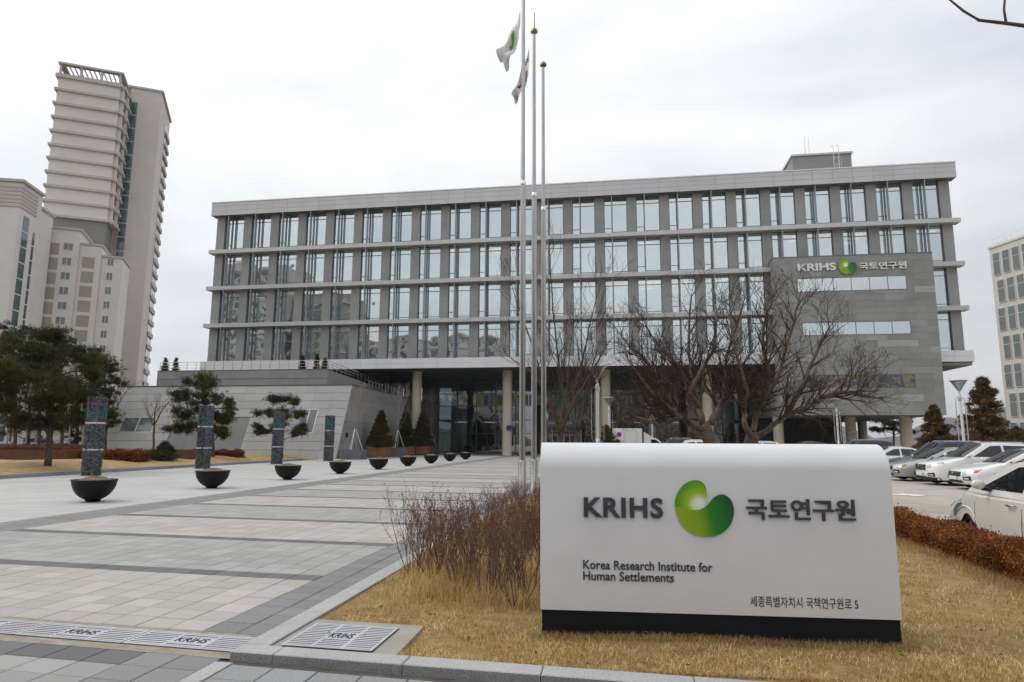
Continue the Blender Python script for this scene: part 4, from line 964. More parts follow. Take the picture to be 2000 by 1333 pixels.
for a in (0, 4.1, 8.2, 12.0):
    fa.box(cr, a, a+.45, 0, .45, zc, zA-.4)
fa.box(cr, 12, 12.45, 6, 6.45, zc, zA-.4); fa.box(cr, 0, .45, 6, 6.45, zc, zA-.4)
fa.box(cr, -.3, 12.9, -.3, .9, zA-.45, zA); fa.box(cr, 11.7, 12.9, .9, 6.8, zA-.45, zA); fa.box(cr, -.3, .9, .9, 6.8, zA-.45, zA); fa.box(cr, .9, 11.7, 5.9, 6.8, zA-.45, zA)
cr.build('roof_crown', M['ledge'], tow)
for i in range(12):
    m2 = MB(); fa.box(m2, .6+i*.98, .78+i*.98, .9, 5.9, zA-.42, zA-.06); m2.build('crown_slat', M['apt_plain'], tow)
OB = deep(190, 860, 152); fb = RB(OB, uA, vA); zB = zat(OB, 250, 166)
fb.box(MB(), 0, 6.8, 0, 17, 0, zB-.5).build('slab_wall', M['apt_dull'], tow); fb.box(MB(), -2.4, 7.2, -.3, 17.3, zB-.5, zB).build('slab_coping', M['ledge'], tow)
fb.box(MB(), -4.0, -.02, 1.0, 16, 0, zB-3.5).build('link_wall', M['apt_dull'], tow)
zt_ = zat(OB, 255, 197); nfl = 24
for k in range(nfl):
    z0 = 1+(zt_-1)*k/nfl; z1 = 1+(zt_-1)*(k+1)/nfl-.25
    m2 = MB(); fb.box(m2, .15, 1.7, -.05, .0, z0, z1); m2.build('stair_window', M['tealglass'], tow)
fl = (zB-6)/26
for k in range(26):
    z0 = 2+k*fl
    m2 = MB(); fb.box(m2, 6.82, 7.2, 9, 16.8, z0, z0+.22); fb.box(m2, 7.14, 7.2, 9, 16.8, z0+.22, z0+1.15); m2.build('balcony', M['ledge'], tow)
    m3 = MB(); fb.box(m3, 6.81, 6.87, 9.5, 16.3, z0+.3, z0+fl-.4); m3.build('balcony_glass', M['greyglass'], tow)
# front block on the left edge
OC = deep(-16, 860, 115); fc = RB(OC, hd(80), hd(-10)); zC = zat(OC, 41, 351)
blc = thing('apartment_block', 'cream apartment block with teal glass strips cut off by the left photo edge', 'building', (OC.x, OC.y, 0))
fc.box(MB(), -20, 0, 0, 7.2, 0, zC-.5).build('wall', M['apt'], blc); fc.box(MB(), -20, -.3, 7.25, 12.5, 0, zat(OC, 74, 372)-1.5).build('rear_wall', M['apt'], blc)
fc.box(MB(), -20.5, .4, -.4, 7.5, zC-.5, zC).build('coping', M['ledge'], blc); fc.box(MB(), -20.5, 0, 7.51, 12.9, zat(OC, 74, 372)-1.5, zat(OC, 74, 372)-1).build('coping', M['ledge'], blc)
for k in range(6):
    m2 = MB(); z0 = zC-5.2+k*.72; fc.box(m2, -20, .12, -.14, 5.6, z0, z0+.42); m2.build('louvre', M['ledge'], blc)
for b0, b1, zt2 in ((1.6, 3.5, zC-6), (5.2, 5.9, zC-8)):
    n = 14
    for k in range(n):
        m2 = MB(); fc.box(m2, .01, .07, b0, b1, 1+(zt2-1)*k/n, 1+(zt2-1)*(k+1)/n-.3); m2.build('glass_strip', M['tealglass'], blc)
# middle block with windows
OD = deep(60, 860, 128); fd = RB(OD, uA, vA); zD = zat(OD, 95, 441)
bd = thing('apartment_wing', 'lower cream apartment wing with square windows below the tall tower', 'building', (OD.x, OD.y, 0))
fd.box(MB(), -4, 4.6, 0, 10, 0, zD-.4).build('wall', M['apt'], bd); fd.box(MB(), -4.3, 4.9, -.3, 10, zD-.4, zD).build('coping', M['ledge'], bd)
fd.box(MB(), 4.62, 8.4, .9, 10, 0, zD-3).build('wall', M['apt'], bd); fd.box(MB(), 8.42, 12.2, 1.8, 10, 0, zD-5).build('wall', M['apt'], bd); fd.box(MB(), 4.62, 8.6, .7, 10, zD-3, zD-2.6).build('coping', M['ledge'], bd); fd.box(MB(), 8.42, 12.4, 1.6, 10, zD-5, zD-4.6).build('coping', M['ledge'], bd)
for k in range(12):
    z0 = zD-4.6-k*3.05
    if z0 < 4: break
    for a, b, w_ in ((-2.1, 0, 1.5), (2.0, 0, 1.5), (9.6, 1.8, 1.0)):
        zz = z0-(0 if a < 5 else 2)
        m2 = MB(); fd.box(m2, a-.1, a+w_+.1, b-.08, b, zz-.1, zz+1.5); wo_ = m2.build('window', M['apt_plain'], bd)
        m3 = MB(); fd.box(m3, a, a+w_/2-.06, b-.11, b-.081, zz, zz+1.4); fd.box(m3, a+w_/2+.06, a+w_, b-.11, b-.081, zz, zz+1.4); m3.build('pane', M['greyglass'], wo_)
    m2 = MB(); fd.box(m2, -1.0, 1.2, -.05, 0, z0-1.2, z0+1.2); m2.build('tan_panel', M['apt_tan'], bd)
    m2 = MB(); fd.box(m2, 5.2, 7.4, .85, .9, z0-3.2, z0-.9); m2.build('tan_panel', M['apt_tan'], bd)
# cream office at the right edge
OF = deep(1968, 845, 100); ff = RB(OF, hd(84), -hd(-6)); zF = zat(OF, 1933, 487)
of = thing('office_block', 'cream office block with tall narrow windows at the right photo edge', 'building', (OF.x, OF.y, 0))
ff.box(MB(), .1, 18, 0, 40, 0, zF).build('wall', M['office'], of); ff.box(MB(), -.05, 18.2, -.15, 40, zF+.002, zF+.35).build('parapet', M['apt_plain'], of)
m2 = MB()
for k in range(20): p = OF+(-hd(-6))*(k*1.2)+hd(84)*.6; m2.tube([(p.x, p.y, zF+.3), (p.x, p.y, zF+1.5)], .03, 4)
for z in (.9, 1.5): a = OF+hd(84)*.6; b = a-hd(-6)*24; m2.tube([(a.x, a.y, zF+z), (b.x, b.y, zF+z)], .03, 4)
m2.build('roof_railing', M['alu_white'], of)
fh = (zF-3.5)/6.5
for k in range(8):
    z1 = zF-1.0-k*fh
    if z1 < 1: break
    for c in range(5):
        s0 = .65+c*1.75+(.35 if k % 2 else 0); m2 = MB(); ff.box(m2, -.03, .11, s0-.06, s0+1.21, max(z1-fh*.80, .3), z1+.06); wo_ = m2.build('window', M['apt_plain'], of)
        m3 = MB(); ff.box(m3, -.05, -.032, s0, s0+1.15, max(z1-fh*.78, .4), z1-fh*.3); ff.box(m3, -.05, -.032, s0, s0+1.15, z1-fh*.28, z1); m3.build('pane', M['greyglass'], wo_)
# guard booth far right under the lamp
q = onY(1868, 850, 75); gb = thing('guard_booth', 'small dark flat-roofed booth with teal windows far behind the parked cars', 'booth', (q.x, 76, 0))
MB().box(q.x-1.3, q.x+1.5, 75, 78, 0, 1.9).build('body', M['frame'], gb); MB().box(q.x-1.6, q.x+1.8, 74.7, 78.3, 1.9, 2.35).build('roof', M['soffit'], gb)
for s in (-1, .05): MB().box(q.x+s, q.x+s+.9, 74.97, 74.995, .8, 1.6).build('window', M['tealglass'], gb)
# housing across the street, behind the photographer: only its mirror image shows in the glass
def flats(nm, lab, x0, x1, y0, y1, h, wall, bandm=None):
    t = thing(nm, lab, 'building', ((x0+x1)/2, y1, 0)); MB().box(x0, x1, y0, y1, 0, h).build('wall', M[wall], t)
    wm = MB(); bm = MB(); k = 0; z = 1.2
    while z < h-2:
        x = x0+1.2
        while x < x1-2.2: wm.box(x, x+1.7, y1+.0, y1+.06, z, z+1.5); x += 3.2
        bm.box(x0-.2, x1+.2, y1+.0, y1+.35, z+1.95, z+2.4); z += 3.0
    wm.build('windows', M['greyglass'], t); bm.build('ledges', M[bandm or 'ledge'], t)
flats('street_flats', 'tall flats across the street mirrored in the leftmost windows', -128, -98, -56, -40, 54, 'apt_dull')
flats('street_flats', 'middle-height flats across the street mirrored in the left windows', -97, -79, -60, -44, 45, 'apt_tan')
flats('street_flats', 'lower flats across the street mirrored in the lowest window row', -76, -33, -58, -42, 31, 'apt_dull')
flats('street_flats', 'low beige flats with brown bands mirrored in the entrance glass', -24, 48, -60, -44, 20, 'apt_tan', 'timber')
# ------------------------------------------------------------------ vegetation
def rvec(r): 
    while True:
        v_ = Vector((r.uniform(-1, 1), r.uniform(-1, 1), r.uniform(-1, 1)))
        if .05 < v_.length < 1: return v_.normalized()
def grow(mb, r, p, d, L_, rad, depth, spread=.6, kids=(3, 5), up=.15, shrink=.62, wob=.18, tips=None, minr=.003, sides=None, t0=.25):
    n = 4 if depth > 0 else 3; pts = [p]; rr = [rad]; q = Vector(p); dd = Vector(d)
    for i in range(n):
        dd = (dd+rvec(r)*wob+Vector((0, 0, up*.5))).normalized(); q = q+dd*(L_/n); pts.append(q); rr.append(max(minr, rad*(1-.62*(i+1)/n)))
    mb.tube(pts, rr, sides or (6 if rad > .05 else (4 if rad > .012 else 3)), cap=False)
    if tips is not None and depth <= 1: tips.append((q, dd, depth))
    if depth <= 0: return
    k = r.randint(*kids)
    for i in range(k):
        f = t0+(1-t0)*(i+r.random()*.8)/k; f = min(f, .98); j = min(int(f*n), n-1); a = pts[j].lerp(pts[j+1], f*n-j)
        base = (pts[j+1]-pts[j]).normalized(); side = (rvec(r)-base*0).cross(base).normalized()
        nd = (base*(1-spread*.6)+side*spread+Vector((0, 0, up))).normalized()
        grow(mb, r, a, nd, L_*shrink*r.uniform(.7, 1.15), max(minr, rr[j]*r.uniform(.45, .65)), depth-1, spread, kids, up, shrink, wob, tips, minr, sides, t0)
def limb(mb, r, pts, r0, r1, sides=8):
    n = len(pts); mb.tube(pts, [r0+(r1-r0)*i/(n-1) for i in range(n)], sides, cap=True)
def pxline(px, Y, r, jit=.5):
    out = []; y = Y
    for i, (a, b) in enumerate(px): out.append(onY(a, b, y)); y += r.uniform(-jit, jit)
    k = []
    for i in range(len(out)-1):
        for s in range(3): k.append(out[i].lerp(out[i+1], s/3)+(rvec(r)*.03 if s else Vector()))
    k.append(out[-1]); return k
def buds(r, tips, name, mat_, size=.02, per=2, keep=1.0):
    V = []; F = []
    for p, d, dep in tips:
        if r.random() > keep: continue
        for _ in range(per):
            a = rvec(r); b = rvec(r).cross(a).normalized(); c = p+rvec(r)*size*.8; b0 = len(V)
            V += [c-a*size*.5, c+b*size*.35, c+a*size*.7, c-b*size*.35]; F.append((b0, b0+1, b0+2, b0+3))
    return np_mesh(name, [tuple(v_) for v_ in V], F, mat_)
def bare_tree(nm, lab, base, limbs, Y, seed, trunk_px, rt, depth=3, L0=1.5, mat_='bark_smooth', tmat='twig', rl=.10, group=None, kids=(4, 6), spread=.6, up=.12):
    r = random.Random(seed); t = thing(nm, lab, 'tree', base, group); B = Vector(base)
    tr = MB(); tp = pxline(trunk_px, Y, r, .05); tp[0] = B+Vector((0, 0, -.1)); limb(tr, r, tp, rt, rt*.8, 12)
    cm = MB(); tips = []
    for px in limbs:
        pts = pxline(px, Y+r.uniform(-.2, .2), r, .45); n = len(pts)
        radii = [rl*(1-.72*i/(n-1)) for i in range(n)]; tr.tube(pts, radii, 8)
        for i in range(max(2, int(n*.30)), n):
            f = i/(n-1)
            for k in range(r.randint(2, 3) if i < n-1 else 4):
                dd = (pts[i]-pts[i-1]).normalized(); side = rvec(r).cross(dd).normalized()
                grow(cm, r, pts[i], (dd*.6+side*.7+Vector((0, 0, .25))).normalized(), L0*(1.05-.45*f)*r.uniform(.6, 1.1), max(.008, radii[i]*.42), depth-1, spread, kids, up, .62, .22, tips, .0035)
    for v_ in (tr, cm): v_.v = [(x-B.x, y-B.y, z-B.z) for x, y, z in v_.v]
    ob('trunk', tr.mesh('trunk', M[mat_], True), t); c = ob('crown', cm.mesh('crown', M[tmat]), t)
    tips = [(p-B, d, k) for p, d, k in tips]
    ob('seed_pod', buds(r, tips, 'seed_pod', M['twig'], .028, 1, .22), c)
    return t
zb = .1
bare_tree('bare_tree', 'stout bare tree with thick smooth limbs, left of the pair behind the sign', (*onY(1396, 890, 18.5).xy, zb), [
    [(1378, 842), (1340, 822), (1312, 800), (1275, 772), (1225, 700)], [(1370, 838), (1330, 815), (1290, 830), (1240, 815)], [(1372, 830), (1362, 785), (1352, 745), (1345, 690), (1350, 580)],
    [(1388, 828), (1402, 800), (1414, 775), (1418, 700), (1450, 600)], [(1350, 770), (1335, 735), (1300, 690), (1262, 640)], [(1366, 800), (1345, 765), (1390, 690), (1400, 610)], [(1310, 800), (1290, 760), (1275, 720), (1215, 660)]], 18.5, 31, [(1398, 900), (1392, 865), (1378, 842), (1374, 832)], .21, 3, 1.25, rl=.088, kids=(3, 5))
bare_tree('bare_tree', 'stout bare tree with a long low limb, right of the pair behind the sign', (*onY(1468, 890, 18.8).xy, zb), [
    [(1468, 855), (1455, 830), (1452, 800), (1462, 770), (1440, 700), (1425, 620)], [(1472, 850), (1475, 815), (1492, 785), (1520, 740), (1545, 650), (1560, 590)], [(1475, 858), (1510, 830), (1535, 812), (1575, 795), (1620, 775), (1690, 720)],
    [(1535, 812), (1560, 770), (1590, 700), (1620, 640)], [(1480, 800), (1500, 740), (1490, 660), (1500, 590)], [(1600, 780), (1640, 768), (1680, 765)]], 18.8, 32, [(1468, 900), (1466, 870), (1468, 855), (1470, 850)], .20, 3, 1.25, rl=.085, kids=(3, 5))
bare_tree('bare_tree', 'dark bare multi-stem tree behind the flagpoles', (*onY(1095, 890, 26).xy, zb), [
    [(1092, 850), (1080, 800), (1060, 740), (1035, 660), (1000, 560)], [(1094, 845), (1100, 780), (1090, 700), (1080, 610), (1075, 500)], [(1096, 850), (1115, 790), (1135, 720), (1150, 640), (1170, 560)],
    [(1098, 840), (1125, 775), (1160, 720), (1195, 660)], [(1090, 830), (1070, 770), (1040, 730), (985, 690)]], 26, 33, [(1095, 900), (1095, 865), (1094, 850), (1094, 845)], .13, 3, 1.9, 'bark', rl=.055, kids=(3, 4), spread=.45, up=.3)
bare_tree('bare_tree', 'thin dark bare tree right of the multi-stem tree, beside the lamp post', (*onY(1125, 890, 29).xy, zb), [
    [(1128, 850), (1140, 790), (1150, 740), (1165, 690)], [(1124, 850), (1105, 780), (1110, 720), (1120, 640)], [(1126, 840), (1130, 790), (1128, 730)]], 29, 34, [(1125, 900), (1126, 865), (1126, 850), (1126, 845)], .11, 3, 1.5, 'bark', rl=.045, kids=(3, 4), spread=.5, up=.25)
# overhanging branch at the top right corner, on its own roadside tree
r = random.Random(77)
P0 = [onY(px, py, 7.0) for px, py in ((1838, -14), (1882, 22), (1912, 40), (1965, 46), (2010, 52), (2090, 75))]
br = thing('street_tree', 'bare branch of a street tree hanging in at the top right corner', 'tree', (P0[-1].x+1.2, 7.2, 0)); BL = br.location
tr = MB(); tr.tube([(BL.x, 7.2, -.1), (BL.x+.03, 7.2, 2.5), (BL.x-.05, 7.15, 5), (BL.x, 7.1, 7.5)], [.16, .13, .10, .05], 10); tr.build('trunk', M['bark'], br, True)
b2_ = MB(); pts = [Vector((BL.x-.03, 7.15, P0[-1].z-.5))]+P0[::-1]; b2_.tube(pts, [.05, .03, .020, .018, .015, .012, .008], 8)
b2_.tube([P0[3], onY(1961, 20, 7.02), onY(1963, -10, 7.05), onY(1950, -60, 7.1)], [.013, .011, .011, .007], 6); b2_.build('branch', M['bark'], br, True)
# ---- azalea shrubs
def azalea(seed):
    r = random.Random(seed); mb = MB(); tips = []
    for i in range(13):
        a = r.uniform(0, 6.28); s = r.uniform(.15, .8); d = Vector((math.cos(a)*s, math.sin(a)*s, 1)).normalized()
        grow(mb, r, Vector((math.cos(a)*.05, math.sin(a)*.05, -.03)), d, r.uniform(.55, .8), .008, 3, .5, (2, 3), .28, .52, .16, tips, .0016, 3, .35)
    me = mb.mesh('stems', M['shrubtwig']); V = []; F = []
    for p, d, dep in tips:
        for _ in range(4 if dep == 0 else 1):
            a = (d+rvec(r)*.9).normalized(); b = rvec(r).cross(a).normalized(); s = r.uniform(.010, .021); c = p+rvec(r)*.008; b0 = len(V)
            V += [tuple(c), tuple(c+a*s*.5+b*s*.3), tuple(c+a*s), tuple(c+a*s*.5-b*s*.3)]; F.append((b0, b0+1, b0+2, b0+3))
    return me, np_mesh('dry_leaves', V, F, M['bud'])
AZ_ = [azalea(50+i) for i in range(5)]
r = random.Random(6); spots = [(-2.45, 7.95), (-2.5, 8.45), (-2.48, 9.0), (-2.1, 7.6), (-1.72, 7.25), (-1.38, 6.98), (-1.02, 6.8), (-2.12, 8.1), (-1.75, 7.7), (-2.5, 9.7), (-2.46, 10.5)]
for k in range(9000):
    Y = 7.0+9.5*r.random()**1.15; X = r.uniform(-2.5, .35)
    if X < -2.42+max(0, (7.9-Y))*1.2: continue
    if Y < 7.6 and X > -.75: continue
    if all((X-a)**2+(Y-b)**2 > (.36 if Y < 10 else .5)**2 for a, b in spots): spots.append((X, Y))
    if len(spots) >= 60: break
for i, (X, Y) in enumerate(spots):
    k = r.randrange(5); t = thing('azalea_shrub', 'leafless twiggy azalea with red-brown tips in the clump left of the sign', 'shrub', (X, Y, lawn_z(X, Y)), 'azaleas beside the sign', r.uniform(0, 6.28))
    s = r.uniform(.75, .98) if Y < 10 else r.uniform(.62, .78); t.scale = (s, s, s*r.uniform(.9, 1.1)); ob('stems', AZ_[k][0], t); ob('dry_leaves', AZ_[k][1], t)
# ---- grass
rng = np.random.default_rng(3)
def blades(N, xf, hmin, hmax, wid, lean, mat_, name, zf):
    X, Y = xf(N); n = len(X); Z = np.array([zf(a, b) for a, b in zip(X, Y)])
    az = rng.uniform(0, 6.283, n); h = rng.uniform(hmin, hmax, n)*rng.uniform(.6, 1.0, n); ln = h*rng.uniform(.1, lean, n); la = rng.uniform(0, 6.283, n)
    w_ = wid*rng.uniform(.6, 1.2, n); B = np.stack([X, Y, Z-.005], 1); sd_ = np.stack([np.cos(az)*w_, np.sin(az)*w_, np.zeros(n)], 1)
    md_ = B+np.stack([np.cos(la)*ln*.35, np.sin(la)*ln*.35, h*.6], 1); tp = B+np.stack([np.cos(la)*ln, np.sin(la)*ln, h*np.sqrt(np.maximum(.08, 1-(ln/h)**2*.5))], 1)
    V = np.stack([B-sd_, B+sd_, md_+sd_*.75, md_-sd_*.75, tp], 1).reshape(-1, 3); i0 = np.arange(n)*5
    F = np.concatenate([np.stack([i0, i0+1, i0+2], 1), np.stack([i0, i0+2, i0+3], 1), np.stack([i0+3, i0+2, i0+4], 1)])
    return tag(ob(name, np_mesh(name, V, F, mat_)), kind='stuff')
def in_lawn(X, Y):
    return (Y > 5.135-.041*(X+2.95)) & ~((X < -1.70) & (Y < 5.96)) & ~((X > -.67) & (X < 2.2) & (Y > 5.90+.0614*(X+.69)) & (Y < 6.42+.0614*(X+.69)))
def lawn_pts(N):
    Y = 5.1+9*rng.random(N)**1.9; X = rng.uniform(-2.72, 4.45, N); k = in_lawn(X, Y) & (rng.random(N) < .62+.5*np.sin(X*3.1+Y*1.7)*np.sin(X*1.3-Y*2.9)+.25*np.sin(X*7.1)*np.sin(Y*6.3)); return X[k], Y[k]
blades(130000, lawn_pts, .025, .070, .0034, 1.35, M['straw'], 'dry_grass', lawn_z)
def clump_pts(N):
    c = [(X, Y) for X, Y in spots]+[(rng.uniform(-2.2, -.8), rng.uniform(6.6, 9)) for _ in range(30)]
    k = rng.integers(0, len(c), N); a = np.array(c)[k]+rng.normal(0, .16, (N, 2)); X, Y = a[:, 0], a[:, 1]; m_ = in_lawn(X, Y) & (X > -2.6); return X[m_], Y[m_]
blades(17000, clump_pts, .12, .34, .0030, 1.0, M['straw'], 'tall_grass', lawn_z)
def foot_pts(N):
    s = rng.uniform(-.1, 3.05, N); d = np.abs(rng.normal(0, .07, N)); X = -.69+s*.998+d*.06; Y = 5.885+s*.0614-d; k = in_lawn(X, Y); return X[k], Y[k]
blades(6000, foot_pts, .03, .09, .0018, 1.0, M['straw_dull'], 'sign_grass', lawn_z)
def hedge_foot(N):
    X = rng.normal(4.3, .12, N); Y = rng.uniform(5.2, 12.5, N); return X, Y
blades(9000, hedge_foot, .05, .14, .002, .9, M['straw_dull'], 'hedge_grass', lawn_z)
V = []; F = []; r = random.Random(12)
for _ in range(420):
    X, Y = r.uniform(-2.5, 4.3), 5.2+6*r.random()**1.5
    if X < -1.65 and Y < 6.0 and r.random() < .6: continue
    z = lawn_z(X, Y)+r.uniform(.03, .06); c = Vector((X, Y, z)); a = rvec(r); a.z *= .4; b = a.cross(Vector((r.uniform(-.4, .4), r.uniform(-.4, .4), 1))).normalized(); s = r.uniform(.014, .038); b0 = len(V)
    V += [tuple(c-a*s), tuple(c+b*s*.5+Vector((0, 0, .006))), tuple(c+a*s), tuple(c-b*s*.5)]; F.append((b0, b0+1, b0+2, b0+3))
tag(ob('leaf_litter', np_mesh('leaf_litter', V, F, M['leaf_dead'])), kind='stuff')
# ---- clipped hedges
def hedge(nm, lab, x0, x1, y0, y1, z0, h, N, mat_, size=.02, seed=1, group=None, tw=True, bumps=3.0):
    i_ = .16 if tw else .12
    g_ = np.random.default_rng(seed); t = thing(nm, lab, 'hedge', ((x0+x1)/2, (y0+y1)/2, z0), group)
    mb = MB(); mb.box(x0+i_-t.location.x, x1-i_-t.location.x, y0+i_-t.location.y, y1-i_-t.location.y, -.05, h-i_*1.3); ob('inner_twigs', mb.mesh('inner_twigs', M['hedge_in']), t)
    Lx, Ly = x1-x0, y1-y0; A = np.array([Lx*Ly, Ly*h, Ly*h, Lx*h, Lx*h]); f = g_.choice(5, N, p=A/A.sum()); a, b = g_.random(N), g_.random(N)
    X = np.where(f == 1, x0, np.where(f == 2, x1, x0+a*Lx)); Y = np.where(f == 3, y0, np.where(f == 4, y1, y0+b*Ly)); Y = np.where((f == 1) | (f == 2), y0+a*Ly, Y); Z = np.where(f == 0, h, h*np.where((f == 1) | (f == 2), b, b))
    wob = .05*np.sin(X*bumps*1.7+Y*bumps)+.04*np.sin(Y*bumps*2.3+1)+.03*np.sin(X*5+Z*9+Y*7)
    P = np.stack([X, Y, Z], 1); C = np.array([(x0+x1)/2, (y0+y1)/2, h*.4]); 
    nrm_ = np.zeros((N, 3)); nrm_[f == 0] = (0, 0, 1); nrm_[f == 1] = (-1, 0, 0); nrm_[f == 2] = (1, 0, 0); nrm_[f == 3] = (0, -1, 0); nrm_[f == 4] = (0, 1, 0)
    dep = -np.abs(g_.normal(0, .085, N))+wob+np.where(g_.random(N) < .05, g_.random(N)*.09, 0)
    P = P+nrm_*dep[:, None]; P[:, 2] = np.maximum(P[:, 2], .02)
    P -= np.array([t.location.x, t.location.y, 0])
    d = g_.normal(0, 1, (N, 3))+nrm_*.6+np.array([0, 0, .5]); d /= np.linalg.norm(d, axis=1)[:, None]; e_ = np.cross(d, g_.normal(0, 1, (N, 3))); e_ /= np.linalg.norm(e_, axis=1)[:, None]
    s = (size*g_.uniform(.6, 1.3, N))[:, None]; V = np.stack([P, P+d*s*.5+e_*s*.32, P+d*s, P+d*s*.5-e_*s*.32], 1).reshape(-1, 3); i0 = np.arange(N)*4
    F = np.stack([i0, i0+1, i0+2, i0+3], 1); ob('foliage', np_mesh('foliage', V, F, mat_), t)
    if tw:
        r = random.Random(seed); tm = MB()
        for _ in range(int(Ly*40)):
            p = Vector((r.uniform(x0+.05, x1-.05)-t.location.x, r.uniform(y0, y1)-t.location.y, h-.12)); tm.tube([p, p+Vector((r.uniform(-.05, .05), r.uniform(-.05, .05), r.uniform(.12, .24)))], [.003, .0015], 3)
        ob('twigs', tm.mesh('twigs', M['shrubtwig']), t)
    return t
hedge('hedge', 'rust-coloured clipped hedge beside the white car at the right', 4.40, 5.0, 4.9, 16.0, .02, .43, 150000, M['rust'], .028, 2)
c = onY(200, 900, 35.5); hedge('hedge', 'long rusty hedge behind the nearest gabion pillar', onY(118, 890, 36).x, onY(282, 890, 36).x, 35.4, 36.6, .3, .62, 12000, M['rust_deep'], .07, 3, 'rusty hedges on the bank', False)
hedge('hedge', 'short rusty hedge behind the second gabion pillar', onY(378, 885, 46.5).x, onY(473, 885, 46.5).x, 46, 47, .25, .55, 7000, M['rust_deep'], .07, 4, 'rusty hedges on the bank', False)
hedge('hedge', 'dull brown hedge at the left edge above the corten planter', -48, onY(160, 880, 40).x, 40, 41.4, .4, .75, 9000, M['yew'], .09, 5, None, False)
for lab, xa, xb, Y, zt_ in (('long rusty steel planter box at the left photo edge', -44, onY(130, 895, 34.5).x, 34.5, None), ('rusty steel planter box right of the nearest pillar hedge', onY(284, 890, 40).x, onY(369, 890, 40).x, 40, None)):
    t = thing('planter_box', lab, 'planter', ((xa+xb)/2, Y, .3)); mb = MB(); h_ = .62
    mb.box(xa, xb, Y, Y+.06, .1, .3+h_); mb.box(xa, xb, Y+1.6, Y+1.66, .1, .3+h_); mb.box(xa, xa+.06, Y+.06, Y+1.6, .1, .3+h_); mb.box(xb-.06, xb, Y+.06, Y+1.6, .1, .3+h_); mb.build('box', M['corten'], t)
    MB().box(xa+.06, xb-.06, Y+.06, Y+1.6, .1, .2+h_).build('soil', M['mulch'], t)
# ---- pines
def needles(g_, C, Rr, n, per, ln, wd, upb=.35):
    """tufts spread through flattened ellipsoids; denser on their upper skin"""
    k = g_.integers(0, len(C), n); d = g_.normal(0, 1, (n, 3)); d /= np.linalg.norm(d, axis=1)[:, None]; d[:, 2] = np.where(g_.random(n) < .7, np.abs(d[:, 2]), d[:, 2])
    rad = np.minimum(1.7, np.abs(g_.normal(0, .75, n))); P = C[k]+d*Rr[k]*rad[:, None]
    P = np.repeat(P, per, 0); N_ = len(P); a = np.repeat(d, per, 0)*.5+g_.normal(0, .6, (N_, 3))+np.array([0, 0, upb]); a /= np.linalg.norm(a, axis=1)[:, None]
    b = np.cross(a, g_.normal(0, 1, (N_, 3))); b /= np.linalg.norm(b, axis=1)[:, None]; L_ = (ln*g_.uniform(.6, 1.2, N_))[:, None]
    V = np.stack([P-b*wd, P+b*wd, P+a*L_], 1).reshape(-1, 3); i0 = np.arange(N_)*3
    return V, np.stack([i0, i0+1, i0+2], 1)
def pine(nm, lab, base, Y, trunk_px, pads, seed, n=2600, per=8, ln=.2, wd=.010, mat_='pine', rt=.14, group=None, dj=.9, fat=1.0):
    g_ = np.random.default_rng(seed); r = random.Random(seed); B = Vector(base); t = thing(nm, lab, 'tree', base, group)
    tp = pxline(trunk_px, Y, r, .1); tp[0] = B+Vector((0, 0, -.1)); tr = MB(); k = len(tp); tr.tube(tp, [rt*(1-.65*i/(k-1)) for i in range(k)], 9)
    C = []; Rr = []
    for px, py, rx, ry in pads:
        ry *= fat
        s = onY(px+rx, py, Y).x-onY(px, py, Y).x; h_ = onY(px, py-ry, Y).z-onY(px, py, Y).z; dy = g_.uniform(-1, 1)*s*dj; c = onY(px, py, Y)+Vector((0, dy, 0))
        m_ = max(3, int(s*5))
        for _ in range(m_):
            q = c+Vector((g_.uniform(-.7, .7)*s, g_.uniform(-.7, .7)*s, g_.uniform(-.45, .45)*h_)); C.append((q.x, q.y, q.z)); f = g_.uniform(.3, .55); Rr.append((s*f, s*f, h_*g_.uniform(.35, .6)))
        a = min(tp, key=lambda p: abs(p.z-(c.z-.3-.25*s))); tr.tube([a, a.lerp(c, .5)+Vector((0, 0, .08)), c-Vector((0, 0, h_*.2))], [rt*.35, rt*.25, rt*.1], 5)
        for _ in range(4): q = c+Vector((g_.uniform(-.6, .6)*s, g_.uniform(-.6, .6)*s, g_.uniform(-.2, .4)*h_)); tr.tube([a.lerp(c, .6), q], [rt*.15, rt*.05], 4)
    tr.v = [(x-B.x, y-B.y, z-B.z) for x, y, z in tr.v]; ob('trunk', tr.mesh('trunk', M['bark'], True), t)
    V, F = needles(g_, np.array(C), np.array(Rr), n, per, ln, wd); V -= np.array(B); ob('crown', np_mesh('crown', V, F, M[mat_]), t); return t
pine('pine_tree', 'large spreading pine at the left edge, nearest of the pines', (*onZ(93, 907, .38).xy, .36), onZ(93, 907, .38).y, [(93, 912), (96, 860), (100, 800), (98, 740), (108, 690)],
     [(95, 690, 60, 22), (45, 720, 45, 25), (150, 715, 45, 28), (100, 740, 70, 28), (35, 775, 42, 28), (160, 765, 45, 28), (95, 790, 60, 25), (30, 825, 38, 22), (165, 815, 40, 25), (80, 830, 40, 18), (120, 665, 40, 16), (185, 745, 22, 22), (60, 680, 40, 18), (15, 800, 22, 22)], 61, 13000, 9, .25, .010, rt=.17, fat=1.15)
pine('pine_tree', 'layered garden pine beside the second gabion pillar', (*onY(416, 885, 44).xy, .25), 44, [(416, 890), (414, 850), (404, 815), (398, 780), (398, 755)],
     [(388, 746, 26, 12), (420, 752, 24, 14), (368, 778, 22, 13), (405, 785, 34, 14), (440, 795, 18, 12), (352, 815, 24, 16), (395, 812, 28, 13), (432, 818, 28, 12), (350, 836, 20, 10), (430, 846, 22, 10), (380, 838, 18, 10)], 62, 9000, 9, .24, .011, rt=.14, fat=1.55)
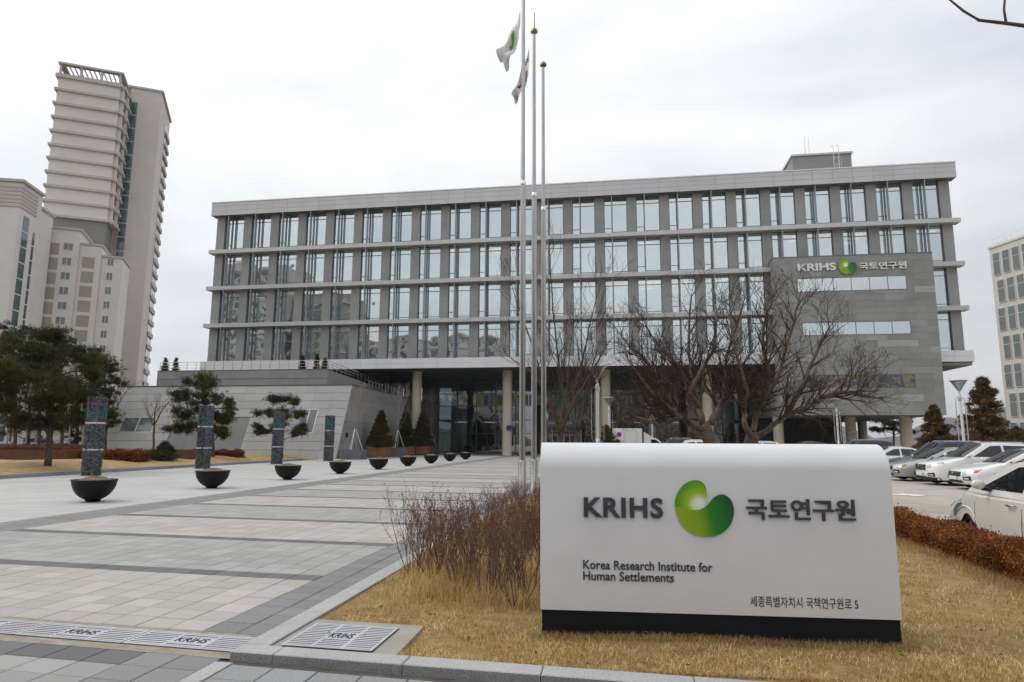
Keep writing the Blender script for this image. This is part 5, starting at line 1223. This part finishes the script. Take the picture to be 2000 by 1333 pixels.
pine('pine_tree', 'small layered garden pine beside the third gabion pillar', (*onY(548, 893, 51.5).xy, .15), 51.5, [(548, 895), (549, 862), (545, 840), (552, 812), (553, 790)],
     [(540, 783, 22, 10), (570, 785, 18, 9), (525, 812, 18, 9), (560, 812, 30, 11), (590, 812, 10, 7), (515, 838, 12, 9), (545, 836, 22, 9), (583, 838, 20, 11), (590, 850, 14, 7), (525, 845, 14, 6)], 63, 7500, 9, .22, .011, rt=.11, fat=1.5)
for i, (px, py, sc, Y) in enumerate(((28, 640, 1.0, 52), (75, 645, .9, 56), (120, 665, .95, 54), (178, 690, .9, 50), (205, 715, .8, 54), (-10, 660, 1, 50), (55, 720, 1, 58), (150, 745, 1, 56))):
    pads = []; rr = random.Random(90+i); y = py
    while y < py+150*sc:
        pads.append((px+rr.uniform(-16, 16)*sc, y, rr.uniform(18, 30)*sc, 11*sc)); pads.append((px+rr.uniform(-30, 30)*sc, y+8, rr.uniform(14, 24)*sc, 9*sc)); y += 20*sc
    pine('background_pine', '%s dark pine of the grove behind the large pine, counted from the left' % ['second', 'fourth', 'fifth', 'seventh', 'rightmost', 'leftmost', 'third', 'sixth'][i], (*onY(px, 880, Y).xy, .2), Y, [(px, 890), (px+3, 800), (px-2, 720), (px, py-5)], pads, 70+i, 2200, 7, .28, .016, 'pine_dark', .16, 'dark pines of the grove')
q = onY(1745, 860, 112); pine('background_pine', 'dark pine seen far away beneath the stone block', (q.x, 112, 0), 112, [(1745, 880), (1746, 850), (1744, 825), (1745, 812)], [(1725, 822, 18, 6), (1760, 818, 20, 6), (1745, 830, 30, 8), (1775, 828, 14, 6), (1735, 842, 26, 7), (1768, 845, 18, 7), (1710, 838, 12, 6)], 98, 1500, 7, .5, .03, 'pine_dark', .2)
# slim bare trees on the left
def slim(nm, lab, base, px, Y, limbs, seed, rt=.05, mat_='bark', L0=1.2, depth=2, group=None):
    return bare_tree(nm, lab, base, limbs, Y, seed, px, rt, depth, L0, mat_, 'twig', rt*.7, group, (3, 5), .45, .2)
slim('bare_tree', 'small bare vase-shaped tree before the sloping annex window', (*onY(299, 890, 49).xy, .2), [(299, 892), (300, 855), (301, 838), (301, 832)], 49, [[(301, 832), (292, 815), (285, 790)], [(301, 832), (312, 810), (330, 785)], [(301, 830), (303, 800), (308, 780)]], 81, .09, L0=1.0)
slim('bare_tree', 'leaning bare sapling right of the large pine', (*onY(178, 900, 31).xy, .3), [(185, 905), (195, 850), (205, 830), (212, 820)], 31, [[(212, 820), (232, 790), (250, 760)], [(212, 820), (225, 780), (235, 745)]], 82, .05, L0=.9)
for i, px in enumerate((12, 48, 132, 158)):
    slim('bare_tree', '%s thin bare trunk in the dark grove, counted from the left' % ['first', 'second', 'third', 'fourth'][i], (*onY(px, 885, 47).xy, .2), [(px, 890), (px+4, 840), (px+1, 800), (px+2, 790)], 47, [[(px+2, 790), (px+12, 760), (px+18, 720)], [(px+2, 790), (px-10, 765), (px-14, 730)]], 83+i, .06, 'bark_pale', 1.2, 2, 'thin bare trunks in the grove')
# ---- cone shaped conifers
def cone(nm, lab, base, H, Rb, seed, mat_, n=5200, ln=.17, wd=.016, ragged=.0, group=None, trunk=.25, cat='tree'):
    g_ = np.random.default_rng(seed); t = thing(nm, lab, cat, base, group)
    mb = MB(); mb.tube([(0, 0, -.05), (.02, 0, H*.5), (0, 0, H*.95)], [.06*H/3, .04*H/3, .012], 7); ob('trunk', mb.mesh('trunk', M['bark']), t)
    nb = max(110, int(42*H)); hb = trunk+(H-trunk)*g_.random(nb)**1.25; ab = g_.uniform(0, 6.283, nb); lim = MB(); C = []; Rr = []
    lim_r = Rb*(1-(hb-trunk)/(H-trunk))**.85*g_.uniform(.78, 1.08+ragged, nb)+.05*H/3
    for h_, a, rr in zip(hb, ab, lim_r):
        e_ = (math.cos(a)*rr, math.sin(a)*rr, h_+.12*rr); lim.tube([(0, 0, h_-.1*rr), (e_[0]*.6, e_[1]*.6, h_), e_], [.018, .012, .004], 4)
        for f in (.35, .6, .82, 1.0): C.append((e_[0]*f, e_[1]*f, h_+.08*rr*f)); Rr.append((.10+.10*rr*(1.2-f*.5), .10+.10*rr*(1.2-f*.5), .09+.04*rr))
    ob('limbs', lim.mesh('limbs', M['bark']), t)
    V, F = needles(g_, np.array(C), np.array(Rr), n, 7, ln, wd, .2); ob('crown', np_mesh('crown', V, F, M[mat_]), t); return t
q = onY(1828, 862, 47); cone('conifer', 'shorter rusty-brown conifer right of the stone block', (q.x, 47, 0), onY(1828, 796, 47).z, 1.35, 5, 'yew', 4200, .2, .02, .15)
q = onY(1930, 862, 42); cone('conifer', 'taller ragged rusty conifer beside the right lamp post', (q.x, 42, 0), onY(1930, 742, 42).z, 1.6, 6, 'yew', 5600, .22, .02, .5)
q = onY(1990, 862, 46); cone('conifer', 'low dark conifer at the right photo edge', (q.x, 46, 0), onY(1990, 838, 46).z, 1.3, 7, 'yew_green', 2600, .2, .02, .1)
q = onY(1185, 860, 46); cone('conifer', 'yellow-green rounded bush behind the sign by the lamp post', (q.x, 46, 0), onY(1185, 838, 46).z+.1, 1.5, 8, 'roundgreen', 3600, .17, .02, 0, None, .15, 'shrub')
for i, (px, pt, Y) in enumerate(((322, 701, 62), (343, 701, 62.5), (590, 697, 62), (618, 693, 63.5), (634, 700, 62.2))):
    q = onY(px, 722, Y); zz = tz(Y); cone('topiary', '%s small cone topiary on the terrace, counted from the left' % ['first', 'second', 'third', 'fourth', 'fifth'][i], (q.x, Y, zz), onY(px, pt, Y).z-zz, .45, 20+i, 'pine_dark', 1300, .12, .014, -.1, 'terrace topiaries', .05, 'shrub')
# ---- planters along the annex flank
def grey_planter(lab, tl, X0, X1, Y0, Y1, H, seed, topz):
    t = thing('stone_planter', lab, 'planter', ((X0+X1)/2, (Y0+Y1)/2, 0), 'grey planter boxes'); mb = MB(); e_ = .1
    mb.box(X0, X1, Y0, Y0+e_, 0, H); mb.box(X0, X1, Y1-e_, Y1, 0, H); mb.box(X0, X0+e_, Y0+e_, Y1-e_, 0, H); mb.box(X1-e_, X1, Y0+e_, Y1-e_, 0, H); mb.build('box', M['pot'], t)
    MB().box(X0+e_, X1-e_, Y0+e_, Y1-e_, 0, H-.08).build('soil', M['mulch'], t)
    r = random.Random(seed); cx, cy = (X0+X1)/2, (Y0+Y1)/2; q = thing('staked_tree', tl, 'tree', (cx, cy, H-.1), 'staked bare trees in planters')
    tr = MB(); cm = MB(); tips = []; pts = [Vector((cx, cy, H-.2)), Vector((cx+.03, cy, H+1)), Vector((cx-.03, cy, H+2)), Vector((cx, cy, topz*.62))]; tr.tube(pts, [.07, .06, .05, .03], 8); tr.build('trunk', M['bark_pale'], q, True)
    for k in range(17):
        z = H+1.6+k*(topz*.62-H-1.6)/16; a = k*2.4; grow(cm, r, Vector((cx, cy, z)), Vector((math.cos(a)*.5, math.sin(a)*.5, 1)).normalized(), (topz-z)*r.uniform(.4, .68), .022, 2, .4, (3, 4), .35, .5, .15, tips, .005)
    cm.build('crown', M['bark_pale'], q)
    for k in range(3):
        a = k*2.094+.5; m2 = MB(); m2.tube([(cx+.72*math.cos(a), cy+.72*math.sin(a), H-.12), (cx+.05*math.cos(a), cy+.05*math.sin(a), H+1.75)], .025, 6); m2.build('stake', M['letter_white'], q)
grey_planter('nearest grey stone planter box by the annex flank', 'nearest staked bare tree by the annex flank', -22.95, -21.25, 53.1, 54.7, .82, 3, 7.2)
grey_planter('middle grey stone planter box by the annex flank', 'middle staked bare tree by the annex flank', -22.55, -21.05, 63.4, 64.9, .85, 4, 8.4)
grey_planter('farthest grey stone planter box by the annex flank', 'farthest staked bare tree by the annex flank', -22.4, -21.1, 75.2, 76.6, .85, 5, 8.4)
def wood_planter(lab, tl, X0, Y0, S, H, seed, mat_, TH, RB_):
    t = thing('timber_planter', lab, 'planter', (X0+S/2, Y0+S/2, 0), 'timber planter boxes')
    n = 9
    for side in range(4):
        for i in range(n):
            m2 = MB(); a, b = i*S/n+.008, (i+1)*S/n-.008
            if side == 0: m2.box(X0+a, X0+b, Y0, Y0+.03, .16, H)
            elif side == 1: m2.box(X0+S-.03, X0+S, Y0+max(a, .035), Y0+b, .16, H)
            elif side == 2: m2.box(X0+a, X0+min(b, S-.035), Y0+S-.03, Y0+S, .16, H)
            else: m2.box(X0, X0+.03, Y0+max(a, .035), Y0+min(b, S-.035), .16, H)
            m2.build('plank', M['timber'], t)
    m2 = MB(); m2.box(X0+.04, X0+S-.04, Y0+.04, Y0+S-.04, .10, H-.06); m2.build('liner', M['mulch'], t)
    for a in (.06, S-.14):
        for b in (.06, S-.14): m2 = MB(); m2.box(X0+a, X0+a+.08, Y0+b, Y0+b+.08, 0, .16); m2.build('foot', M['dark'], t)
    cone('conifer', tl, (X0+S/2, Y0+S/2, H-.1), TH, RB_, seed, mat_, 13000, .15, .016, -.05, 'conifers in timber planters', .15)
wood_planter('nearest timber planter box', 'rusty cone conifer in the nearest timber planter', -22.95, 59.6, 1.5, .95, 11, 'yew_pot', 3.4, 1.25)
wood_planter('middle timber planter box', 'dark green cone conifer in the middle timber planter', -22.75, 66.6, 1.4, .95, 12, 'yew_green', 3.6, 1.2)
wood_planter('farthest timber planter box', 'cone conifer in the farthest timber planter', -22.1, 70.8, 1.4, .95, 13, 'yew_pot', 3.8, 1.3)
# low green bush on the bank
q = onY(320, 890, 38); cone('conifer', 'low green shrub on the bank between the first two pillars', (q.x, 38, .3), 1.0, .75, 14, 'yew_green', 1800, .2, .02, .5, None, .05, 'shrub')
# ------------------------------------------------------------------ vehicles
def car(lab, paint, loc, rz, L_, W, H, zb, zc, xc, xw, xr, xb, hood, fo, wb, style, R_w=.33, tailz=None):
    t = thing('parked_car', lab, 'car', loc, 'cars in the car park', rz); P = M[paint]; hw = W/2; ra = fo+wb; Ra = R_w+.05
    arc = lambda c, n=11: [(c+Ra*math.cos(a), R_w-.01+Ra*math.sin(a)) for a in np.linspace(-.33, math.pi+.33, n)]
    tz_ = tailz or zb+.02
    out = [(.12, .20), (.03, .30), (0, .46), (.02, hood-.12), (.10, hood-.02), (.28, hood+.04), (.65, hood+(zc-hood)*.5), (xc*.85, zc-.04), (xc, zc), (xc+.5, zb+.01), (L_*.6, zb+.02), (xb, zb+.04), (L_-.12, tz_), (L_-.02, tz_-.18), (L_, .58), (L_-.03, .36), (L_-.14, .24)]
    out += arc(ra)+arc(fo)
    T = [-1, -.985, -.94, -.82, -.6, -.3, 0, .3, .6, .82, .94, .985, 1]
    pull = lambda x, a: max(0, 1-x/1.1)*(.30*a**3+.09*max(0, (a-.9)/.1)**2)-max(0, 1-(L_-x)/1.0)*(.16*a**3+.06*max(0, (a-.9)/.1)**2)
    def bod(x, z, tt):
        a = abs(tt); zz = z-(.035*a**4+.05*max(0, (a-.92)/.08)**1.5)*(1 if z > .5 else 0)
        bar = 1-.035*max(0, (z-.62))/.4-.03*max(0, (.5-z))/.3
        return (x+pull(x, a), hw*tt*bar, zz)
    mb = MB(); n = len(out)
    for tt in T: mb.v += [bod(x, z, tt) for x, z in out]
    for k in range(len(T)-1):
        for i in range(n): mb.f.append((k*n+i, k*n+(i+1) % n, (k+1)*n+(i+1) % n, (k+1)*n+i)); mb.m.append(0)
    mb.f.append(tuple(range(n))[::-1]); mb.m.append(0); k0 = (len(T)-1)*n; mb.f.append(tuple(range(k0, k0+n))); mb.m.append(0)
    bo = ob('body', mb.mesh('body', P, True), t); md = bo.modifiers.new('es', 'EDGE_SPLIT'); md.split_angle = R_(38)
    u = MB(); u.box(.25, L_-.25, -hw+.24, hw-.24, .17, .62); ob('underbody', u.mesh('underbody', M['trim']), t)
    # cabin
    wz = lambda z: (hw-.045)-(.235)*(max(0, z-zb)/(H-zb))
    gh = [(xc-.05, zc-.05), (xc, zc), (xw-.25*(xw-xc)*.3, H-.16*(H-zc)), (xw, H-.055), (xw+.3, H-.012), ((xw+xr)/2, H), (xr-.35, H-.03), (xr, H-.085), (xb, zb+.03), (xb+.03, zb-.04)]
    def cab(x, z, tt, o=0):
        a = abs(tt); zz = z-.05*a**3*(1 if z > zb+.1 else .2)
        return (x+max(0, 1-(x-xc)/1.0)*.13*a*a*(1 if z > zc-.1 else 0)-max(0, 1-(xb-x)/.8)*.1*a*a, (wz(z)+o)*tt, zz)
    mb = MB(); n = len(gh); T2 = [-1, -.97, -.85, -.5, 0, .5, .85, .97, 1]
    for tt in T2: mb.v += [cab(x, z, tt) for x, z in gh]
    for k in range(len(T2)-1):
        for i in range(n): mb.f.append((k*n+i, k*n+(i+1) % n, (k+1)*n+(i+1) % n, (k+1)*n+i)); mb.m.append(0)
    mb.f.append(tuple(range(n))[::-1]); mb.m.append(0); k0 = (len(T2)-1)*n; mb.f.append(tuple(range(k0, k0+n))); mb.m.append(0)
    co = ob('cabin', mb.mesh('cabin', P, True), t); md = co.modifiers.new('es', 'EDGE_SPLIT'); md.split_angle = R_(40)
    def sheet_(A, B, t0, t1, o, nm, mat_, ns=5, nt_=10, s0=.04, s1=.96):
        m2 = MB(); d = Vector((B[0]-A[0], 0, B[1]-A[1])).normalized(); nn = Vector((-d.z, 0, d.x))*o
        for i in range(ns+1):
            s = s0+(s1-s0)*i/ns
            for j in range(nt_+1):
                q = cab(A[0]+(B[0]-A[0])*s, A[1]+(B[1]-A[1])*s, t0+(t1-t0)*j/nt_); m2.v.append((q[0]+nn.x, q[1], q[2]+nn.z))
        for i in range(ns):
            for j in range(nt_): a = i*(nt_+1)+j; m2.f.append((a, a+1, a+nt_+2, a+nt_+1)); m2.m.append(0)
        return ob(nm, m2.mesh(nm, mat_, True), t)
    DG = M['cardark']
    sheet_((xc, zc), gh[2], -.90, .90, .03, 'windscreen', DG, 5, 10, .02, 1.0); sheet_(gh[2], gh[3], -.90, .90, .03, 'windscreen_top', DG, 3, 10, 0, .85); sheet_((xr, H-.085), (xb, zb+.03), -.82, .82, .02, 'rear_window', DG)
    xm = xc+(xb-xc)*.47
    def side(poly, nm, o=.012):
        for sgn in (-1, 1):
            m2 = MB(); m2.poly([(x, sgn*(wz(z)*1.0+o), z-.03) for x, z in (poly if sgn < 0 else poly[::-1])]); ob(nm, m2.mesh(nm, DG), t)
    ztop = H-.13
    fl = lambda z: xc+.16+(xw-xc)*(z-zc)/(H-.06-zc)
    side([(fl(zb+.10)+.15, zb+.09), (fl(ztop)+.16, ztop), (xm-.05, ztop+.02), (xm-.05, zb+.09)], 'front_side_window')
    bl = lambda z: xb-(xb-xr)*(z-zb)/(H-.085-zb)
    side([(xm+.04, zb+.09), (xm+.04, ztop+.02), (bl(ztop)-.22, ztop), (bl(zb+.14)-.34, zb+.12)], 'rear_side_window')
    # sills, seams, handles, mirrors
    for sgn in (-1, 1):
        s_ = MB()
        for x in (xc+.35, xm, xb-.45): s_.tube([bod(x, z, sgn) for z in np.linspace(.34, zb-.06, 8)], .0045, 4)
        s_.tube([bod(x, .335, sgn) for x in (xc+.35, xb-.45)], .0045, 4); ob('door_seam', s_.mesh('door_seam', M['trim']), t)
        for x in (xm-.22, xb-.62):
            h_ = MB(); h_.tube([(x-.09, sgn*(hw-.015), zb-.12), (x-.07, sgn*(hw+.018), zb-.12), (x+.08, sgn*(hw+.018), zb-.115), (x+.1, sgn*(hw-.015), zb-.115)], .013, 6); ob('door_handle', h_.mesh('door_handle', P if style != 'hatch' else M['chrome'], True), t)
        m2 = MB(); mx_ = xc+(.28 if style != 'hatch' else .74); c = (mx_, sgn*(hw+.09), zb+.12)
        m2.lathe([(0, -.06), (.055, -.055), (.085, -.02), (.09, .03), (.075, .06), (0, .062)], 12, 0, (0, 0, 0), 'x'); m2.v = [(x*.75+c[0], y*1.0+c[1], z*.75+c[2]) for x, y, z in m2.v]
        mo = ob('mirror', m2.mesh('mirror', P, True), t); m3 = MB(); m3.tube([(mx_+.02, sgn*(hw-.06), zb+.05), (mx_, sgn*(hw+.05), zb+.07)], .03, 6); ob('mirror_stalk', m3.mesh('mirror_stalk', M['trim']), mo)
    # wheels
    ty = MB(); ty.lathe([(R_w-.13, -.09), (R_w-.02, -.10), (R_w, -.07), (R_w, .07), (R_w-.02, .10), (R_w-.13, .09)], 28, 0, (0, 0, 0), 'y'); tym = ty.mesh('tyre', M['tyre'], True)
    rm = MB(); rm.lathe([(0, -.06), (.05, -.065), (.06, -.05)], 12, 0, (0, 0, 0), 'y'); rm.lathe([(R_w-.14, -.085), (R_w-.125, -.095), (R_w-.125, .05)], 28, 0, (0, 0, 0), 'y')
    for k in range(5):
        a = k*2*math.pi/5; c, s = math.cos(a), math.sin(a); rr = R_w-.13
        m_ = [(.04, -.045), (rr, -.03), (rr, .03), (.04, .045)]; rm.add([(c*p-s*q, yy, s*p+c*q) for yy in (-.075, -.045) for p, q in m_], [(0, 1, 2, 3), (7, 6, 5, 4), (0, 4, 5, 1), (1, 5, 6, 2), (2, 6, 7, 3), (3, 7, 4, 0)])
    rm.lathe([(0, .0), (R_w-.14, .0)], 24, 1, (0, 0, 0), 'y'); rmm = rm.mesh('rim', [M['rim'], M['trim']])
    for x in (fo, ra):
        for sgn in (-1, 1):
            w_ = ob('wheel', tym, t, (x, sgn*(hw-.13), R_w)); 
            ri_ = ob('rim', rmm, w_); ri_.rotation_euler[2] = 0 if sgn < 0 else math.pi
    # face: lamps, grille, bumper, plate
    zs_ = sorted([(z, x) for x, z in out[:5]])
    nose = lambda z, a: float(np.interp(z, [q[0] for q in zs_], [q[1] for q in zs_]))+pull(.03, a)
    def patch(t0, t1, zlo, zhi, off, nm, mat_, nt_=8, back=0.0, ns=3, par=None):
        m2 = MB()
        for i in range(ns+1):
            for j in range(nt_+1):
                f = j/nt_; tt = t0+(t1-t0)*f; a = abs(tt); zl, zh = zlo(f) if callable(zlo) else zlo, zhi(f) if callable(zhi) else zhi
                z = zl+(zh-zl)*i/ns; m2.v.append((nose(z, a)-off+(back*f*f), hw*tt*(1-.02*f), z))
        for i in range(ns):
            for j in range(nt_): a = i*(nt_+1)+j; q = (a, a+nt_+1, a+nt_+2, a+1); m2.f.append(q if t1 < t0 else q[::-1]); m2.m.append(0)
        return ob(nm, m2.mesh(nm, mat_, True), par or t)
    h = hood
    for sgn in (-1, 1):
        patch(sgn*.56, sgn*.985, lambda f: h-.21+.06*f, lambda f: h-.07+.10*f, .008, 'headlight', M['lens'], 8, .10)
        if style == 'sedan': patch(sgn*.93, sgn*.99, lambda f: h-.10, lambda f: h-.02, .014, 'turn_signal', M['amber'], 3, .03)
        if style in ('suv', 'sedan', 'hatch'):
            fp = patch(sgn*.58, sgn*.88, lambda f: .34, lambda f: .46+.03*f, .010, 'fog_recess', M['trim']); patch(sgn*.64, sgn*.82, .37, .43, .016, 'fog_lamp', M['lens'], 4, 0, 2, fp)
    if style == 'hatch':
        for sgn in (-1, 1):
            m2 = MB(); pts_ = [(.30, .60), (.26, .70), (.42, .80), (.70, .845), (.56, .74)]
            m2.poly([(q[0], q[1]*1.006+sgn*.006, q[2]) for q in [bod(x, z, sgn*.995) for x, z in (pts_ if sgn > 0 else pts_[::-1])]]); ob('headlight_side', m2.mesh('headlight_side', M['greyglass']), t)
            ar_ = MB(); ar_.tube([(fo+(Ra+.008)*math.cos(a), sgn*(hw*.985), R_w-.01+(Ra+.008)*math.sin(a)) for a in np.linspace(-.2, math.pi+.2, 16)], .014, 5); ob('arch_lip', ar_.mesh('arch_lip', P, True), t)
    gr = patch(-.46, .46, (h-.24 if style != 'suv' else h-.30), h-.075, .012, 'grille', M['trim'])
    if style != 'hatch':
        for k in range(3):
            z0 = (h-.24 if style != 'suv' else h-.30)+.03+k*(.045 if style != 'suv' else .07); patch(-.44, .44, z0, z0+.016, .026, 'grille_slat', M['chrome'] if style == 'suv' else M['frame'], 8, 0, 1, gr)
    bdg = MB(); bdg.lathe([(.045, 0), (.062, 0), (.062, .012), (.045, .012)], 16, 0, (-.04, 0, h-.145), 'x'); bdg.box(-.035, -.028, -.05, .05, h-.155, h-.135); ob('badge', bdg.mesh('badge', M['chrome']), gr)
    patch(-.5, .5, .235, .33, .010, 'lower_intake', M['trim'])
    if style == 'suv': patch(-.97, .97, .20, .30, .006, 'bumper_skirt', M['trim'], 12)
    pl = MB(); pl.box(-.035, -.02, -.26, .26, .36, .47); ob('plate', pl.mesh('plate', M['plate']), t)
    if style == 'suv':
        for sgn in (-1, 1):
            rl = MB(); rl.tube([(xw+.25, sgn*(hw-.31), H-.06), (xw+.35, sgn*(hw-.31), H-.005), (xr-.5, sgn*(hw-.31), H-.015), (xr-.4, sgn*(hw-.31), H-.07)], .018, 6); ob('roof_rail', rl.mesh('roof_rail', M['alu']), t)
    for sgn in (-1, 1):
        tl_ = MB(); tl_.box(L_-.10, L_-.02, sgn*(hw-.25)-.15, sgn*(hw-.25)+.13, .72, .9); ob('tail_light', tl_.mesh('tail_light', FR), t)
    return t
def simple_glass():
    m, n, l, p = new_mat('cardark'); p.inputs['Base Color'].default_value = (.012, .014, .015, 1); p.inputs['Roughness'].default_value = .03; p.inputs['Specular IOR Level'].default_value = .6; return m
M['cardark'] = simple_glass()
SED = dict(L_=4.85, W=1.83, H=1.47, zb=.93, zc=.96, xc=1.2, xw=2.2, xr=3.4, xb=4.3, hood=.71, fo=.93, wb=2.78, style='sedan')
SUV = dict(L_=4.69, W=1.88, H=1.69, zb=1.06, zc=1.08, xc=1.16, xw=2.1, xr=4.0, xb=4.5, hood=.87, fo=.93, wb=2.70, style='suv', R_w=.36)
MPV = dict(L_=4.85, W=1.90, H=1.74, zb=1.02, zc=1.04, xc=1.12, xw=2.0, xr=4.25, xb=4.7, hood=.84, fo=.93, wb=2.85, style='suv', R_w=.34)
HAT = dict(L_=4.46, W=1.745, H=1.49, zb=.95, zc=.99, xc=.88, xw=1.98, xr=3.3, xb=4.25, hood=.74, fo=.92, wb=2.70, style='hatch', tailz=1.02)
car('white sedan with amber corner lamps, nearest car of the parked row', 'paint_w', (11.95, 26.75, 0), 0, **SED)
car('white sport utility car with chrome slat grille beside the sedan', 'paint_w', (11.95, 29.5, 0), 0, **SUV)
car('silver sedan parked between the white sport utility car and the blue one', 'paint_s', (11.75, 32.3, 0), 0, **SED)
car('dark blue people carrier behind the silver sedan', 'paint_b', (12.9, 35.1, 0), 0, **MPV)
car('white sedan mostly hidden behind the dark blue people carrier', 'paint_w', (11.6, 38.0, 0), 0, **SED)
car('dark sport utility car with a pale roof rail behind the blue people carrier', 'paint_k', (11.2, 41.5, 0), 0, **{**SUV, 'H': 1.80})
car('dark sedan roof showing just above the sign, below the block lamp post', 'paint_k', (9.6, 46.5, 0), 0, **{**SED, 'H': 1.72, 'zb': 1.1, 'zc': 1.12, 'hood': .9})
car('white car far back behind the dark blue people carrier', 'paint_w', (18.5, 50, 0), 0, **{**SUV, 'H': 1.8})
car('white compact car far behind the right bare tree', 'paint_w', (9.2, 60, 0), 0, **{**SUV, 'H': 1.72, 'L_': 4.69})
car('dark sport utility car roof above the sign, below the white truck', 'paint_k', (.9, 44.5, 0), 0, **{**SUV, 'H': 1.86})
car('white sport utility car roof above the sign, left of the stout bare tree', 'paint_w', (1.6, 40.2, 0), 0, **{**SUV, 'H': 1.76})
car('pearl white hatchback in the right foreground behind the hedge', 'paint_p', (6.02, 12.1, 0), -R_(92), **HAT)
# delivery truck
a = onY(1196, 850, 60).x; b = onY(1254, 850, 60).x; zt_ = onY(1225, 837, 60).z
tk = thing('delivery_truck', 'small white box truck with magenta marks before the entrance', 'truck', (a+1.5, 61, 0))
MB().box(a, b, 60, 62, .75, zt_).build('cargo_box', M['paint_w'], tk)
MB().box(b+.02, b+.12, 60.05, 61.95, .8, zt_+.02).build('front_edge', M['trim'], tk)
m2 = MB(); m2.prism([(b+.14, .5), (b+.14, zt_-.3), (b+.9, zt_-.75), (b+1.3, zt_-.9), (b+1.9, 1.35), (b+2.0, .5)], 60.1, 61.9, 'y'); cb = m2.build('cab', M['paint_w'], tk)
m2 = MB(); m2.prism([(b+.75, 1.3), (b+.75, zt_-.95), (b+1.2, zt_-1.0), (b+1.7, 1.35)], 60.09, 61.91, 'y'); m2.build('cab_window', M['cardark'], cb)
MB().box(a+.2, b+1.9, 60.2, 61.8, .42, .74).build('chassis', M['trim'], tk)
xd = a+1.05; dr = MB(); dr.box(xd, xd+1.05, 59.975, 59.998, .85, zt_-.18); d_ = dr.build('cargo_door', M['letter_white'], tk)
m2 = MB()
for x in (xd-.03, xd+1.05): m2.box(x, x+.03, 59.96, 59.997, .83, zt_-.15)
m2.box(xd, xd+1.05, 59.96, 59.974, zt_-.18, zt_-.15); m2.box(xd+.85, xd+.9, 59.95, 59.974, 1.2, 1.5); m2.build('door_trim', M['alu'], d_)
for k, (xx, zz, r0) in enumerate(((a+.58, zt_-.55, .22), (a+.78, 1.05, .2))):
    m2 = MB(); m2.lathe([(0, 0), (r0, 0), (r0, -.012), (0, -.012)] if k == 0 else [(r0*.55, 0), (r0, 0), (r0, -.012), (r0*.55, -.012)], 20, 0, (xx, 59.995, zz), 'y'); m2.build('marking', M['magenta'], tk)
for x in (a+.7, b+1.1):
    for y in (60.2, 61.8): m2 = MB(); m2.lathe([(0, -.1), (.2, -.1), (.33, -.09), (.34, 0), (.33, .09), (.2, .1), (0, .1)], 20, 0, (x, y, .34), 'y'); m2.build('wheel', M['tyre'], tk, True)
# ------------------------------------------------------------------ the winter air: far hills fade
hz = MB(); hz.box(-2400, 2400, -2400, 2400, -4, 150)
hm, n_, l_, p_ = new_mat('haze_air'); n_.remove(p_)
pv = n_.new('ShaderNodeVolumePrincipled'); pv.inputs['Color'].default_value = (.86, .90, .96, 1); pv.inputs['Density'].default_value = .00016; pv.inputs['Anisotropy'].default_value = .2
l_.new(pv.outputs[0], n_['Material Output'].inputs['Volume'])
tag(hz.build('haze', hm), kind='stuff')
